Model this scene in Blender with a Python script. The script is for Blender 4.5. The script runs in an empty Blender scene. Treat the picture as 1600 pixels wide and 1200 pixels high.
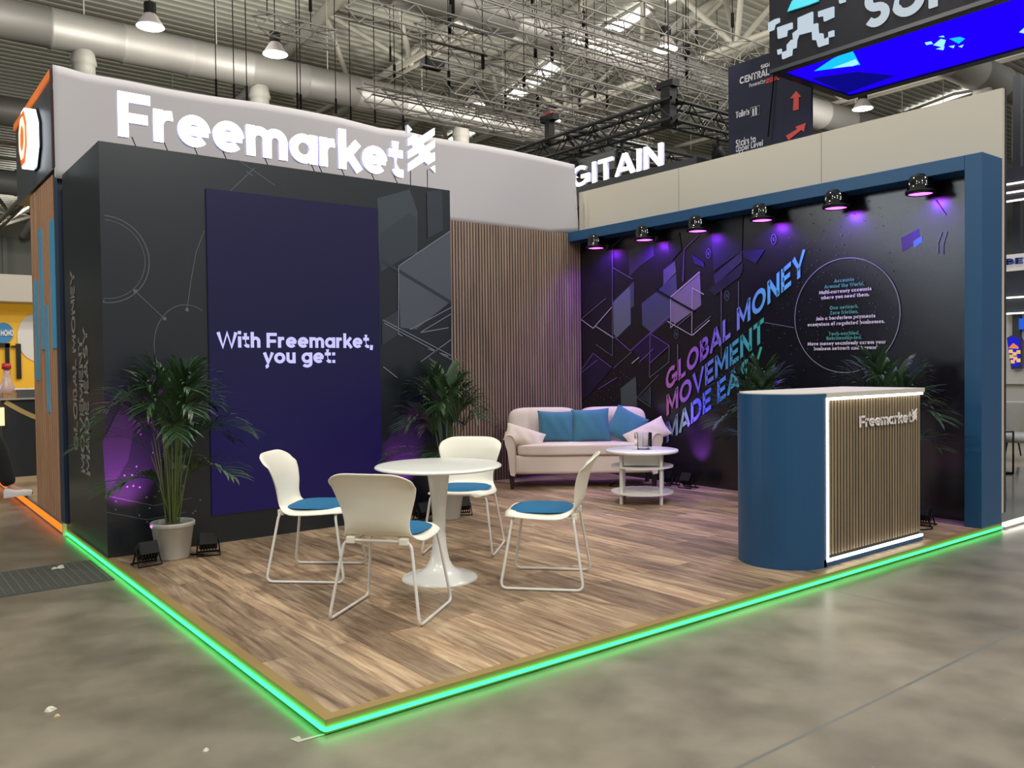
import bpy, bmesh, math, random
from mathutils import Vector, Matrix
random.seed(7)
SC = bpy.context.scene
COL = SC.collection
PI = math.pi

# ------------------------------------------------------------------ camera
CAM = Vector((-1.38128, -2.94691, 1.40565))
YAW, PITCH, ROLL, FPX = 0.9075739, 0.0233731, -0.0115785, 1313.873
FW = Vector((math.cos(YAW)*math.cos(PITCH), math.sin(YAW)*math.cos(PITCH), -math.sin(PITCH)))
_R = Vector((math.sin(YAW), -math.cos(YAW), 0)); _U = _R.cross(FW)
RT = math.cos(ROLL)*_R + math.sin(ROLL)*_U
UP = -math.sin(ROLL)*_R + math.cos(ROLL)*_U
cd = bpy.data.cameras.new('camera'); cam = bpy.data.objects.new('camera', cd); COL.objects.link(cam)
cd.sensor_width = 36; cd.lens = FPX/1600*36; cd.clip_end = 200
m3 = Matrix((RT, UP, -FW)).transposed()
cam.matrix_world = Matrix.Translation(CAM) @ m3.to_4x4()
SC.camera = cam

# ------------------------------------------------------------------ colour management, world
SC.view_settings.view_transform = 'Standard'; SC.view_settings.look = 'None'
SC.view_settings.exposure = 0.0; SC.view_settings.gamma = 1.0; SC.view_settings.use_curve_mapping = False
try:
    SC.cycles.use_denoising = True
    SC.cycles.max_bounces = 6; SC.cycles.diffuse_bounces = 3; SC.cycles.glossy_bounces = 3
    SC.cycles.transmission_bounces = 5; SC.cycles.transparent_max_bounces = 10
    SC.cycles.sample_clamp_indirect = 4.0; SC.cycles.caustics_reflective = False; SC.cycles.caustics_refractive = False
except Exception: pass
W = bpy.data.worlds.new('hall_ambience'); SC.world = W; W.use_nodes = True
bg = W.node_tree.nodes['Background']; bg.inputs[0].default_value = (0.93, 0.97, 1.0, 1); bg.inputs[1].default_value = 0.5
LAMP_POWER = 520.0; AISLE_POWER = 900.0

def hexc(h):
    h = h.lstrip('#'); o = []
    for i in (0, 2, 4):
        c = int(h[i:i+2], 16)/255; o.append(c/12.92 if c <= .04045 else ((c+.055)/1.055)**2.4)
    return (*o, 1)
def at(u, v, ax, val):
    """point where the photograph's pixel (u, v) meets the plane ax = val"""
    d = FW + RT*((u-800)/FPX) + UP*((600-v)/FPX); i = 'xyz'.index(ax)
    return CAM + d*((val-CAM[i])/d[i])

# ------------------------------------------------------------------ materials
MATS = {}
def mat(name, color, rough=.5, metal=0, emit=None, estr=0, alpha=1, noise=0, nscale=8, bump=0, bscale=60, coat=0, trans=0, spec=.5, sheen=0):
    if name in MATS: return MATS[name]
    m = bpy.data.materials.new(name); m.use_nodes = True; nt = m.node_tree; N = nt.nodes; L = nt.links
    b = N['Principled BSDF']; c = hexc(color) if isinstance(color, str) else (*color[:3], 1)
    b.inputs['Base Color'].default_value = c; b.inputs['Roughness'].default_value = rough; b.inputs['Metallic'].default_value = metal
    b.inputs['Specular IOR Level'].default_value = 0 if color == '000000' else spec
    if coat: b.inputs['Coat Weight'].default_value = coat; b.inputs['Coat Roughness'].default_value = .1
    if trans: b.inputs['Transmission Weight'].default_value = trans; b.inputs['IOR'].default_value = 1.45
    if sheen: b.inputs['Sheen Weight'].default_value = sheen
    if emit:
        b.inputs['Emission Color'].default_value = hexc(emit) if isinstance(emit, str) else (*emit[:3], 1)
        b.inputs['Emission Strength'].default_value = estr
    if alpha < 1: b.inputs['Alpha'].default_value = alpha
    if noise or bump:
        tc = N.new('ShaderNodeTexCoord')
    if noise:
        n = N.new('ShaderNodeTexNoise'); n.inputs['Scale'].default_value = nscale; n.inputs['Detail'].default_value = 5
        L.new(tc.outputs['Object'], n.inputs['Vector'])
        mx = N.new('ShaderNodeMix'); mx.data_type = 'RGBA'
        mx.inputs[6].default_value = tuple(x*(1-noise) for x in c[:3])+(1,); mx.inputs[7].default_value = tuple(min(1, x*(1+noise)) for x in c[:3])+(1,)
        L.new(n.outputs['Fac'], mx.inputs[0]); L.new(mx.outputs[2], b.inputs['Base Color'])
    if bump:
        n2 = N.new('ShaderNodeTexNoise'); n2.inputs['Scale'].default_value = bscale; n2.inputs['Detail'].default_value = 4
        L.new(tc.outputs['Object'], n2.inputs['Vector'])
        bp = N.new('ShaderNodeBump'); bp.inputs['Strength'].default_value = bump; bp.inputs['Distance'].default_value = .01
        L.new(n2.outputs['Fac'], bp.inputs['Height']); L.new(bp.outputs['Normal'], b.inputs['Normal'])
    MATS[name] = m; return m

def ramp_mat(name, axis, lo, hi, stops, rough=.4, emit=0):
    """printed colour gradient along one object axis"""
    m = bpy.data.materials.new(name); m.use_nodes = True; N = m.node_tree.nodes; L = m.node_tree.links; b = N['Principled BSDF']
    tc = N.new('ShaderNodeTexCoord'); sp = N.new('ShaderNodeSeparateXYZ'); mr = N.new('ShaderNodeMapRange'); cr = N.new('ShaderNodeValToRGB')
    L.new(tc.outputs['Object'], sp.inputs[0]); L.new(sp.outputs['XYZ'.index(axis.upper())], mr.inputs['Value'])
    mr.inputs['From Min'].default_value = lo; mr.inputs['From Max'].default_value = hi
    L.new(mr.outputs[0], cr.inputs[0])
    e = cr.color_ramp.elements
    e[0].position = stops[0][0]; e[0].color = hexc(stops[0][1]); e[1].position = stops[-1][0]; e[1].color = hexc(stops[-1][1])
    for p, c in stops[1:-1]: x = e.new(p); x.color = hexc(c)
    L.new(cr.outputs[0], b.inputs['Base Color']); b.inputs['Roughness'].default_value = rough
    if emit: L.new(cr.outputs[0], b.inputs['Emission Color']); b.inputs['Emission Strength'].default_value = emit
    return m

def wood_floor():
    m = bpy.data.materials.new('oak_vinyl_planks'); m.use_nodes = True; N = m.node_tree.nodes; L = m.node_tree.links; b = N['Principled BSDF']
    tc = N.new('ShaderNodeTexCoord'); sp = N.new('ShaderNodeSeparateXYZ'); cb = N.new('ShaderNodeCombineXYZ')
    L.new(tc.outputs['Object'], sp.inputs[0]); L.new(sp.outputs[1], cb.inputs[0]); L.new(sp.outputs[0], cb.inputs[1])
    br = N.new('ShaderNodeTexBrick'); br.offset = .37; br.offset_frequency = 2; br.inputs['Scale'].default_value = 1
    br.inputs['Brick Width'].default_value = 1.22; br.inputs['Row Height'].default_value = .178; br.inputs['Mortar Size'].default_value = .0012
    br.inputs['Color1'].default_value = (0, 0, 0, 1); br.inputs['Color2'].default_value = (1, 1, 1, 1); br.inputs['Mortar'].default_value = (.5, .5, .5, 1)
    br.inputs['Bias'].default_value = 0
    L.new(cb.outputs[0], br.inputs['Vector'])
    # grain, shifted per plank
    mp = N.new('ShaderNodeMapping'); mp.inputs['Scale'].default_value = (1.3, 13, 1)
    ad = N.new('ShaderNodeVectorMath'); ad.operation = 'MULTIPLY_ADD'; L.new(br.outputs['Color'], ad.inputs[0]); ad.inputs[1].default_value = (7, 9, 5)
    L.new(cb.outputs[0], ad.inputs[2]); L.new(ad.outputs[0], mp.inputs[0])
    n = N.new('ShaderNodeTexNoise'); n.inputs['Scale'].default_value = 1.6; n.inputs['Detail'].default_value = 7; n.inputs['Roughness'].default_value = .62; n.inputs['Distortion'].default_value = .7
    L.new(mp.outputs[0], n.inputs['Vector'])
    cr = N.new('ShaderNodeValToRGB'); e = cr.color_ramp.elements
    e[0].position = .3; e[0].color = hexc('7a634b'); e[1].position = .7; e[1].color = hexc('dec5a2')
    x = e.new(.5); x.color = hexc('b3987a')
    L.new(n.outputs['Fac'], cr.inputs[0])
    mx = N.new('ShaderNodeMix'); mx.data_type = 'RGBA'; mx.blend_type = 'MULTIPLY'; mx.inputs[0].default_value = 1
    cr2 = N.new('ShaderNodeValToRGB'); cr2.color_ramp.elements[0].color = (.5, .5, .5, 1); cr2.color_ramp.elements[1].color = (1.0, .98, .95, 1)
    L.new(br.outputs['Color'], cr2.inputs[0]); L.new(cr.outputs[0], mx.inputs[6]); L.new(cr2.outputs[0], mx.inputs[7])
    mo = N.new('ShaderNodeMix'); mo.data_type = 'RGBA'; L.new(br.outputs['Fac'], mo.inputs[0]); L.new(mx.outputs[2], mo.inputs[6]); mo.inputs[7].default_value = hexc('5d4838')
    L.new(mo.outputs[2], b.inputs['Base Color']); b.inputs['Roughness'].default_value = .42; b.inputs['Specular IOR Level'].default_value = .4
    return m
def concrete():
    m = bpy.data.materials.new('polished_concrete'); m.use_nodes = True; N = m.node_tree.nodes; L = m.node_tree.links; b = N['Principled BSDF']
    tc = N.new('ShaderNodeTexCoord')
    n = N.new('ShaderNodeTexNoise'); n.inputs['Scale'].default_value = .55; n.inputs['Detail'].default_value = 9; n.inputs['Roughness'].default_value = .6; L.new(tc.outputs['Object'], n.inputs['Vector'])
    cr = N.new('ShaderNodeValToRGB'); e = cr.color_ramp.elements; e[0].position = .34; e[0].color = hexc('665f51'); e[1].position = .66; e[1].color = hexc('8d8574')
    L.new(n.outputs['Fac'], cr.inputs[0])
    n2 = N.new('ShaderNodeTexNoise'); n2.inputs['Scale'].default_value = 3.1; n2.inputs['Detail'].default_value = 8; L.new(tc.outputs['Object'], n2.inputs['Vector'])
    cr2 = N.new('ShaderNodeValToRGB'); cr2.color_ramp.elements[0].position = .3; cr2.color_ramp.elements[0].color = (.66, .66, .64, 1); cr2.color_ramp.elements[1].position = .62; cr2.color_ramp.elements[1].color = (1, 1, 1, 1)
    L.new(n2.outputs['Fac'], cr2.inputs[0])
    mx = N.new('ShaderNodeMix'); mx.data_type = 'RGBA'; mx.blend_type = 'MULTIPLY'; mx.inputs[0].default_value = 1; L.new(cr.outputs[0], mx.inputs[6]); L.new(cr2.outputs[0], mx.inputs[7])
    # joints
    br = N.new('ShaderNodeTexBrick'); br.offset = 0; br.inputs['Scale'].default_value = 1; br.inputs['Brick Width'].default_value = 5; br.inputs['Row Height'].default_value = 5
    br.inputs['Mortar Size'].default_value = .008; br.inputs['Mortar Smooth'].default_value = 0
    mp = N.new('ShaderNodeMapping'); mp.inputs['Location'].default_value = (1.7, 1.15, 0); L.new(tc.outputs['Object'], mp.inputs[0]); L.new(mp.outputs[0], br.inputs['Vector'])
    mj = N.new('ShaderNodeMix'); mj.data_type = 'RGBA'; L.new(br.outputs['Fac'], mj.inputs[0]); L.new(mx.outputs[2], mj.inputs[6]); mj.inputs[7].default_value = hexc('66675f')
    # fine specks and scuffs
    v = N.new('ShaderNodeTexVoronoi'); v.inputs['Scale'].default_value = 9; L.new(tc.outputs['Object'], v.inputs['Vector'])
    lt = N.new('ShaderNodeMath'); lt.operation = 'LESS_THAN'; lt.inputs[1].default_value = .05; L.new(v.outputs['Distance'], lt.inputs[0])
    ms = N.new('ShaderNodeMix'); ms.data_type = 'RGBA'; L.new(lt.outputs[0], ms.inputs[0]); L.new(mj.outputs[2], ms.inputs[6]); ms.inputs[7].default_value = hexc('7c7c72')
    L.new(ms.outputs[2], b.inputs['Base Color'])
    mr = N.new('ShaderNodeMapRange'); L.new(n2.outputs['Fac'], mr.inputs['Value']); mr.inputs['To Min'].default_value = .22; mr.inputs['To Max'].default_value = .5
    L.new(mr.outputs[0], b.inputs['Roughness'])
    return m
def slat_wood(name, a, bcol, axis=2):
    m = bpy.data.materials.new(name); m.use_nodes = True; N = m.node_tree.nodes; L = m.node_tree.links; b = N['Principled BSDF']
    tc = N.new('ShaderNodeTexCoord'); mp = N.new('ShaderNodeMapping'); s = [22, 22, 22]; s[axis] = 1.2; mp.inputs['Scale'].default_value = s
    L.new(tc.outputs['Object'], mp.inputs[0]); n = N.new('ShaderNodeTexNoise'); n.inputs['Scale'].default_value = 1; n.inputs['Detail'].default_value = 5; L.new(mp.outputs[0], n.inputs['Vector'])
    cr = N.new('ShaderNodeValToRGB'); e = cr.color_ramp.elements; e[0].position = .3; e[0].color = hexc(a); e[1].position = .7; e[1].color = hexc(bcol)
    L.new(n.outputs['Fac'], cr.inputs[0]); L.new(cr.outputs[0], b.inputs['Base Color']); b.inputs['Roughness'].default_value = .55
    return m
def glow(name, color, strength): return mat(name, '000000', emit=color, estr=strength)

M_black = mat('matt_black', '111113', .55, spec=.25)
M_gloss_black = mat('gloss_black_metal', '08080a', .12)
M_white = mat('white_gloss', 'e6e6e0', .22)
M_cream = mat('cream_plastic', 'ebe7d6', .42, bump=.03, bscale=900)
M_tube = mat('white_powder_coat', 'dcdad4', .35)
M_teal = mat('teal_felt', '12618c', .9, noise=.12, nscale=120, bump=.2, bscale=500)
M_teal2 = mat('teal_velvet', '35708c', .85, noise=.12, nscale=14, bump=.1, bscale=300, sheen=.35)
M_linen = mat('cream_linen', 'd9cbbd', .9, noise=.04, nscale=60, bump=.15, bscale=500)
M_blue = mat('blue_painted_board', '1b4b73', .42, noise=.02, nscale=3)
M_whitewall = mat('white_painted_board', 'bfb8aa', .7, noise=.02, nscale=2)
M_fabric = mat('white_stretch_fabric', 'b2aeb0', .85, bump=.05, bscale=300)
M_gold = mat('brass_edge_trim', '9c8450', .45, metal=.25)
M_dark = mat('dark_satin_panel', '151a21', .3, noise=.05, nscale=1.5, spec=.6)
M_mural = mat('dark_gloss_print', '111216', .27, noise=.15, nscale=2.5, bump=.09, bscale=7, spec=.9)
M_slatwood = slat_wood('walnut_slat', '7d685a', '9c8675')
M_slatback = mat('black_felt_backing', '17120f', .9)
M_steel = mat('white_painted_steel', 'a3a094', .5, noise=.05, nscale=3)
M_truss = mat('silver_truss_aluminium', '7f7c78', .6, metal=.2)
M_blacktruss = mat('black_truss_paint', '202224', .4, metal=.3)
M_duct = mat('galvanised_duct', '85837f', .55, metal=.45, noise=.06, nscale=1.3)
M_cable = mat('black_cable', '141414', .95, spec=.1)
M_grey = mat('grey_concrete_wall', '86877f', .8, noise=.05, nscale=.7)
G_white = glow('white_light_letters', (1, 1, 1), 3)
G_strip = glow('white_light_strip', (1, .97, .86), 7)
G_green = glow('green_light_tube', (.03, 1, .16), 5)
G_orange = glow('orange_light_tube', (1, .17, .015), 1.8)
G_lamp = glow('lamp_lens', (1, .95, .86), 12)
G_sky = glow('daylight_skylight', (1, 1, .96), 2.6)
G_purple = glow('purple_lamp_lens', (.66, .08, 1), 6)

# ------------------------------------------------------------------ mesh helpers
class MB:
    def __init__(s): s.v = []; s.f = []; s.sm = []
    def add(s, vs, fs, smooth=False):
        o = len(s.v); s.v += [tuple(v) for v in vs]
        for f in fs: s.f.append(tuple(i+o for i in f)); s.sm.append(smooth)
    def box(s, x0, x1, y0, y1, z0, z1):
        s.add([(x, y, z) for z in (z0, z1) for y in (y0, y1) for x in (x0, x1)],
              [(0, 2, 3, 1), (4, 5, 7, 6), (0, 1, 5, 4), (2, 6, 7, 3), (0, 4, 6, 2), (1, 3, 7, 5)])
    def prism(s, pts, ext):
        """planar polygon pts (3D) extruded by vector ext"""
        n = len(pts); e = Vector(ext)
        s.add([Vector(p) for p in pts]+[Vector(p)+e for p in pts], [tuple(range(n))[::-1], tuple(range(n, 2*n))]+[(i, (i+1) % n, n+(i+1) % n, n+i) for i in range(n)])
    def tube(s, pts, r, n=8, closed=False, r2=None, caps=True):
        pts = [Vector(p) for p in pts]; k = len(pts); rings = []
        up = None
        for i, p in enumerate(pts):
            a = pts[i-1] if (i > 0 or closed) else p; b = pts[(i+1) % k] if (i < k-1 or closed) else p
            t = (b-a); t = t.normalized() if t.length > 1e-9 else Vector((0, 0, 1))
            if up is None: up = Vector((0, 0, 1)) if abs(t.z) < .9 else Vector((1, 0, 0))
            u = up - t*up.dot(t)
            if u.length < 1e-4: u = t.orthogonal()
            u.normalize(); up = u; w = t.cross(u)
            rr = r if r2 is None else r+(r2-r)*i/max(1, k-1)
            rings.append([p+(u*math.cos(2*PI*j/n)+w*math.sin(2*PI*j/n))*rr for j in range(n)])
        vs = [v for R_ in rings for v in R_]; fs = []
        for i in range(k if closed else k-1):
            for j in range(n):
                a = i*n+j; b = i*n+(j+1) % n; c = ((i+1) % k)*n+(j+1) % n; d = ((i+1) % k)*n+j
                fs.append((a, d, c, b))
        s.add(vs, fs, True)
        if caps and not closed:
            s.add(rings[0], [tuple(range(n))]); s.add(rings[-1], [tuple(range(n))[::-1]])
    def lathe(s, prof, c=(0, 0, 0), n=32, smooth=True):
        k = len(prof); vs = [(c[0]+r*math.cos(2*PI*j/n), c[1]+r*math.sin(2*PI*j/n), c[2]+z) for r, z in prof for j in range(n)]
        fs = [(i*n+j, i*n+(j+1) % n, (i+1)*n+(j+1) % n, (i+1)*n+j) for i in range(k-1) for j in range(n)]
        s.add(vs, fs, smooth)
    def disc(s, c, r, n=32, flip=False, ax='z'):
        vs = []
        for j in range(n):
            a = 2*PI*j/n; p = (r*math.cos(a), r*math.sin(a))
            vs.append({'z': (c[0]+p[0], c[1]+p[1], c[2]), 'y': (c[0]+p[0], c[1], c[2]+p[1]), 'x': (c[0], c[1]+p[0], c[2]+p[1])}[ax])
        f = tuple(range(n)); s.add(vs, [f[::-1] if flip else f])
    def grid(s, fn, nu, nv, smooth=True):
        vs = [fn(i/nu, j/nv) for j in range(nv+1) for i in range(nu+1)]
        fs = [(j*(nu+1)+i, j*(nu+1)+i+1, (j+1)*(nu+1)+i+1, (j+1)*(nu+1)+i) for j in range(nv) for i in range(nu)]
        s.add(vs, fs, smooth)
    def build(s, name, material, parent=None, bevel=0, loc=None, seg=2):
        me = bpy.data.meshes.new(name); me.from_pydata(s.v, [], s.f); me.materials.append(material)
        me.polygons.foreach_set('use_smooth', s.sm); me.update()
        o = bpy.data.objects.new(name, me); COL.objects.link(o)
        if parent: o.parent = parent
        if loc: o.location = loc
        if bevel:
            md = o.modifiers.new('bevel', 'BEVEL'); md.width = bevel; md.segments = seg; md.limit_method = 'ANGLE'
        return o
def tag(o, label, cat, group=None, kind=None):
    o['label'] = label; o['category'] = cat
    if group: o['group'] = group
    if kind: o['kind'] = kind
    return o
def empty(name, loc, label, cat, rz=0, group=None):
    o = bpy.data.objects.new(name, None); COL.objects.link(o); o.location = loc; o.rotation_euler = (0, 0, rz); o.empty_display_size = .1
    return tag(o, label, cat, group)
def struct(o): o['kind'] = 'structure'; return o
def copy_tree(o, parent=None):
    c = o.copy(); COL.objects.link(c)
    if parent: c.parent = parent
    for ch in [x for x in bpy.data.objects if x.parent == o and x != c]: copy_tree(ch, c)
    return c
def bez(p0, p1, p2, n=8):
    p0, p1, p2 = map(Vector, (p0, p1, p2)); return [p0*(1-t)**2+p1*2*t*(1-t)+p2*t*t for t in [i/n for i in range(n+1)]]
def fillet(pts, r, n=5):
    pts = [Vector(p) for p in pts]; out = [pts[0]]
    for i in range(1, len(pts)-1):
        a, b, c = pts[i-1], pts[i], pts[i+1]; d1 = (a-b); d2 = (c-b)
        k = min(r, d1.length*.45, d2.length*.45); out += bez(b+d1.normalized()*k, b, b+d2.normalized()*k, n)
    return out+[pts[-1]]
def spot(name, parent, loc, target, color, power, size, blend=.8, radius=.04):
    ld = bpy.data.lights.new(name, 'SPOT'); ld.color = color; ld.energy = power; ld.spot_size = size; ld.spot_blend = blend; ld.shadow_soft_size = radius
    o = bpy.data.objects.new(name, ld); COL.objects.link(o); o.parent = parent; o.location = loc
    o.rotation_euler = (Vector(target)-Vector(loc)).to_track_quat('-Z', 'Y').to_euler(); return o

# ------------------------------------------------------------------ stroke lettering (geometric sans)
def arc(cx, cy, rx, ry, a0, a1, n=18):
    return [(cx+rx*math.cos(math.radians(a0+(a1-a0)*i/n)), cy+ry*math.sin(math.radians(a0+(a1-a0)*i/n))) for i in range(n+1)]
def glyph(ch, w):
    h = w/2; X = .74; R = X/2-h; cx = R+h
    ring = [arc(cx, X/2, R, R, 0, 360, 28)]
    a = .205; ay = X-h-a
    arch = lambda x: arc(x+a, ay, a, a, 180, 0, 12)+[(x+2*a, 0)]
    L = {
     'a': (ring+[[(2*cx-h, 0), (2*cx-h, X)]], 2*cx), 'o': (ring, 2*cx), 'c': ([arc(cx, X/2, R, R, 45, 315, 22)], 2*cx-.1),
     'e': ([arc(cx, X/2, R, R, 0, 318, 24), [(h, X/2), (2*cx-h*.4, X/2)]], 2*cx),
     'd': (ring+[[(2*cx-h, 0), (2*cx-h, 1.04)]], 2*cx), 'b': (ring+[[(h, 0), (h, 1.04)]], 2*cx),
     'p': (ring+[[(h, -.3), (h, X)]], 2*cx), 'q': (ring+[[(2*cx-h, -.3), (2*cx-h, X)]], 2*cx),
     'g': (ring+[[(2*cx-h, X)]+[(2*cx-h, 0)]+arc(cx, .0, R, .2, 0, -150, 12)[1:]], 2*cx),
     'h': ([[(h, 0), (h, 1.04)], arch(h)], 2*h+2*a), 'n': ([[(h, 0), (h, X)], arch(h)], 2*h+2*a),
     'm': ([[(h, 0), (h, X)], arch(h), arch(h+2*a)], 2*h+4*a),
     'u': ([[(h, X), (h, h+a)]+arc(h+a, h+a, a, a, 180, 360, 12), [(h+2*a, 0), (h+2*a, X)]], 2*h+2*a),
     'r': ([[(h, 0), (h, X)], arc(h+.24, X-h-.24, .24, .24, 175, 80, 8)+[(h+.31, X-h)]], h+.36),
     't': ([[(.2, .96), (.2, h+.13)]+arc(.33, h+.13, .13, .13, 180, 270, 8)+[(.44, h)], [(0, X-h), (.43, X-h)]], .46),
     'f': ([[(.2, 0), (.2, .85)]+arc(.35, .85, .15, .15, 180, 90, 8)+[(.44, 1.0)], [(0, X-h), (.4, X-h)]], .44),
     'i': ([[(h, 0), (h, X)], [(h, .88), (h, .88+w)]], w), 'l': ([[(h, 0), (h, 1.04)]], w), 'j': ([[(h, X), (h, -.2)], [(h, .88), (h, .88+w)]], w),
     'k': ([[(h, 0), (h, 1.04)], [(h, .22), (.56, X)], [(.26, .44), (.6, 0)]], .62),
     's': ([arc(.24, X-h-.15, .15, .15, 30, 250, 12)+arc(.24, h+.15, .17, .15, 70, -150, 12)], .48),
     'v': ([[(.06, X), (.31, 0.02), (.56, X)]], .62), 'w': ([[(.05, X), (.25, 0.02), (.45, X), (.65, 0.02), (.85, X)]], .9),
     'y': ([[(.06, X), (.31, 0.06)], [(.58, X), (.26, -.12)]+arc(.13, -.1, .13, .13, 0, -90, 6)], .62),
     'x': ([[(.05, X), (.55, 0)], [(.05, 0), (.55, X)]], .6), 'z': ([[(.03, X-h), (.5, X-h), (.06, h), (.55, h)]], .58),
     'F': ([[(h, 0), (h, 1)], [(h, 1-h), (.68, 1-h)], [(h, .44), (.62, .44)]], .68),
     'E': ([[(h, 0), (h, 1)], [(h, 1-h), (.66, 1-h)], [(h, .5), (.6, .5)], [(h, h), (.66, h)]], .66),
     'L': ([[(h, 1), (h, 0)], [(h, h), (.6, h)]], .6), 'I': ([[(h, 0), (h, 1)]], w), 'T': ([[(0, 1-h), (.72, 1-h)], [(.36, 0), (.36, 1)]], .72),
     'O': ([arc(.5, .5, .5-h, .5-h, 0, 360, 32)], 1.0), 'C': ([arc(.5, .5, .5-h, .5-h, 45, 315, 26)], .9),
     'G': ([arc(.5, .5, .5-h, .5-h, 48, 335, 28), [(.55, .46), (1-h, .46), (1-h, .12)]], 1.0),
     'D': ([[(h, 0), (h, 1)], [(h, 1-h), (.4, 1-h)]+arc(.4, .5, .46-h, .5-h, 90, -90, 18)+[(h, h)]], .86),
     'B': ([[(h, 0), (h, 1)], [(h, 1-h), (.36, 1-h)]+arc(.36, .75-h/2, .25-h/2, .25-h/2, 90, -90, 12)+[(h, .5)], [(.3, .5)]+arc(.4, .25+h/2, .27-h/2, .25-h/2, 90, -90, 12)+[(h, h)]], .7),
     'R': ([[(h, 0), (h, 1)], [(h, 1-h), (.38, 1-h)]+arc(.38, .7, .26-h/2, .3-h, 90, -90, 12)+[(h, .4+h)], [(.36, .42), (.62, 0)]], .68),
     'P': ([[(h, 0), (h, 1)], [(h, 1-h), (.38, 1-h)]+arc(.38, .68, .28-h/2, .32-h, 90, -90, 12)+[(h, .36+h)]], .68),
     'S': ([arc(.33, .75-h/2, .24-h/4, .25-h/2, 35, 250, 14)+arc(.33, .25+h/2, .26-h/4, .25-h/2, 70, -150, 14)], .64),
     'A': ([[(.05, 0), (.44, .98)], [(.44, .98), (.83, 0)], [(.2, .27), (.68, .27)]], .88),
     'V': ([[(.05, 1), (.43, .03), (.81, 1)]], .86), 'Y': ([[(.05, 1), (.4, .42), (.75, 1)], [(.4, .44), (.4, 0)]], .8),
     'W': ([[(.05, 1), (.33, .04), (.6, .96), (.87, .04), (1.15, 1)]], 1.2),
     'M': ([[(h, 0), (h, 1)], [(h*1.1, .95), (.5, .28), (1-h*1.1, .95)], [(1-h, 0), (1-h, 1)]], 1.0),
     'N': ([[(h, 0), (h, 1)], [(h*1.1, .95), (.84-h*1.1, .05)], [(.84-h, 0), (.84-h, 1)]], .84),
     'J': ([[(.4, 1), (.4, .25)]+arc(.25, .25, .15, .17, 0, -150, 8)], .5), 'Z': ([[(.03, 1-h), (.62, 1-h), (.06, h), (.68, h)]], .7), 'U': ([[(h, 1), (h, .35)]+arc(.4, .35, .4-h, .35-h, 180, 360, 14)+[(.8-h, 1)]], .8),
     '.': ([[(h, 0), (h, w)]], w), ':': ([[(h, 0), (h, w)], [(h, X-w), (h, X)]], w), ',': ([[(h, w), (h*.6, -.14)]], w), '-': ([[(0, .36), (.34, .36)]], .34),
     '1': ([[(.02, .82), (.22, .97), (.22, 0)]], .34), '0': ([arc(.36, .5, .36-h, .5-h, 0, 360, 28)], .72),
    }
    return L.get(ch, ([], .3))
def ribbon2d(path, w):
    closed = len(path) > 3 and math.hypot(path[0][0]-path[-1][0], path[0][1]-path[-1][1]) < 1e-6
    P_ = path[:-1] if closed else path; n = len(P_); out = []
    for i in range(n):
        a = P_[i-1] if (i > 0 or closed) else None; b = P_[i]; c = P_[(i+1) % n] if (i < n-1 or closed) else None
        def nrm(p, q):
            d = math.hypot(q[0]-p[0], q[1]-p[1]) or 1; return (-(q[1]-p[1])/d, (q[0]-p[0])/d)
        if a is None: nx, ny = nrm(b, c)
        elif c is None: nx, ny = nrm(a, b)
        else:
            n1, n2 = nrm(a, b), nrm(b, c); nx, ny = n1[0]+n2[0], n1[1]+n2[1]; d = math.hypot(nx, ny) or 1; nx /= d; ny /= d
            k = max(.72, nx*n1[0]+ny*n1[1]); nx /= k; ny /= k
        out.append(((b[0]+nx*w/2, b[1]+ny*w/2), (b[0]-nx*w/2, b[1]-ny*w/2)))
    return out, closed
def text(mb, s, org, right, up, ext, size, w=.2, sp=.09, space=.3, align='l', width=None):
    """writes s from org; right/up are 3D directions, ext the thickness vector; width = total run length"""
    org, right, up, ext = Vector(org), Vector(right), Vector(up), Vector(ext)
    tot = 0
    for ch in s: tot += (space if ch == ' ' else glyph(ch, w)[1]+sp)
    tot -= sp; kx = size if width is None else width/tot
    x = {'l': 0, 'c': -tot/2, 'r': -tot}[align]
    for ch in s:
        if ch == ' ': x += space; continue
        paths, adv = glyph(ch, w)
        for p in paths:
            rb, closed = ribbon2d(p, w); n = len(rb)
            q = lambda t: org+right*((x+t[0])*kx)+up*(t[1]*size)
            A = [q(r[0]) for r in rb]; B = [q(r[1]) for r in rb]
            vs = A+B+[v+ext for v in A]+[v+ext for v in B]; fs = []
            for i in range(n if closed else n-1):
                j = (i+1) % n
                fs += [(i, j, n+j, n+i), (2*n+i, 3*n+i, 3*n+j, 2*n+j), (i, 2*n+i, 2*n+j, j), (n+i, n+j, 3*n+j, 3*n+i)]
            if not closed: fs += [(0, n, 3*n, 2*n), (n-1, 3*n-1, 4*n-1, 2*n-1)]
            mb.add(vs, fs)
        x += adv+sp
    return tot*kx

# ================================================================== SETTING
f = MB(); f.box(-30, 60, -30, 60, -.2, 0); struct(f.build('floor', concrete()))
wl = MB(); wl.box(-30, 60, 52, 52.4, 0, 14)
for i in range(24):
    x = -28+i*3.7; wl.box(x, x+.22, 51.75, 52, 0, 14)
wl.box(-30, 60, 51.8, 52, 5.6, 5.9); struct(wl.build('wall_back', M_grey))
wr = MB(); wr.box(58, 58.4, -30, 52, 0, 15); struct(wr.build('wall_right', M_grey))
wl2 = MB(); wl2.box(-30.4, -30, -30, 52, 0, 6.3); wl2.box(-30.4, -30, -30, 52, 10.6, 15); wl2.box(-30.4, -30, -30, 15, 6.3, 10.6); wl2.box(-30.4, -30, 33, 52, 6.3, 10.6)
for i in range(5): wl2.box(-30.1, -30, 18+i*3, 18.15+i*3, 6.3, 10.6)
struct(wl2.build('wall_left', M_grey))
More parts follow.
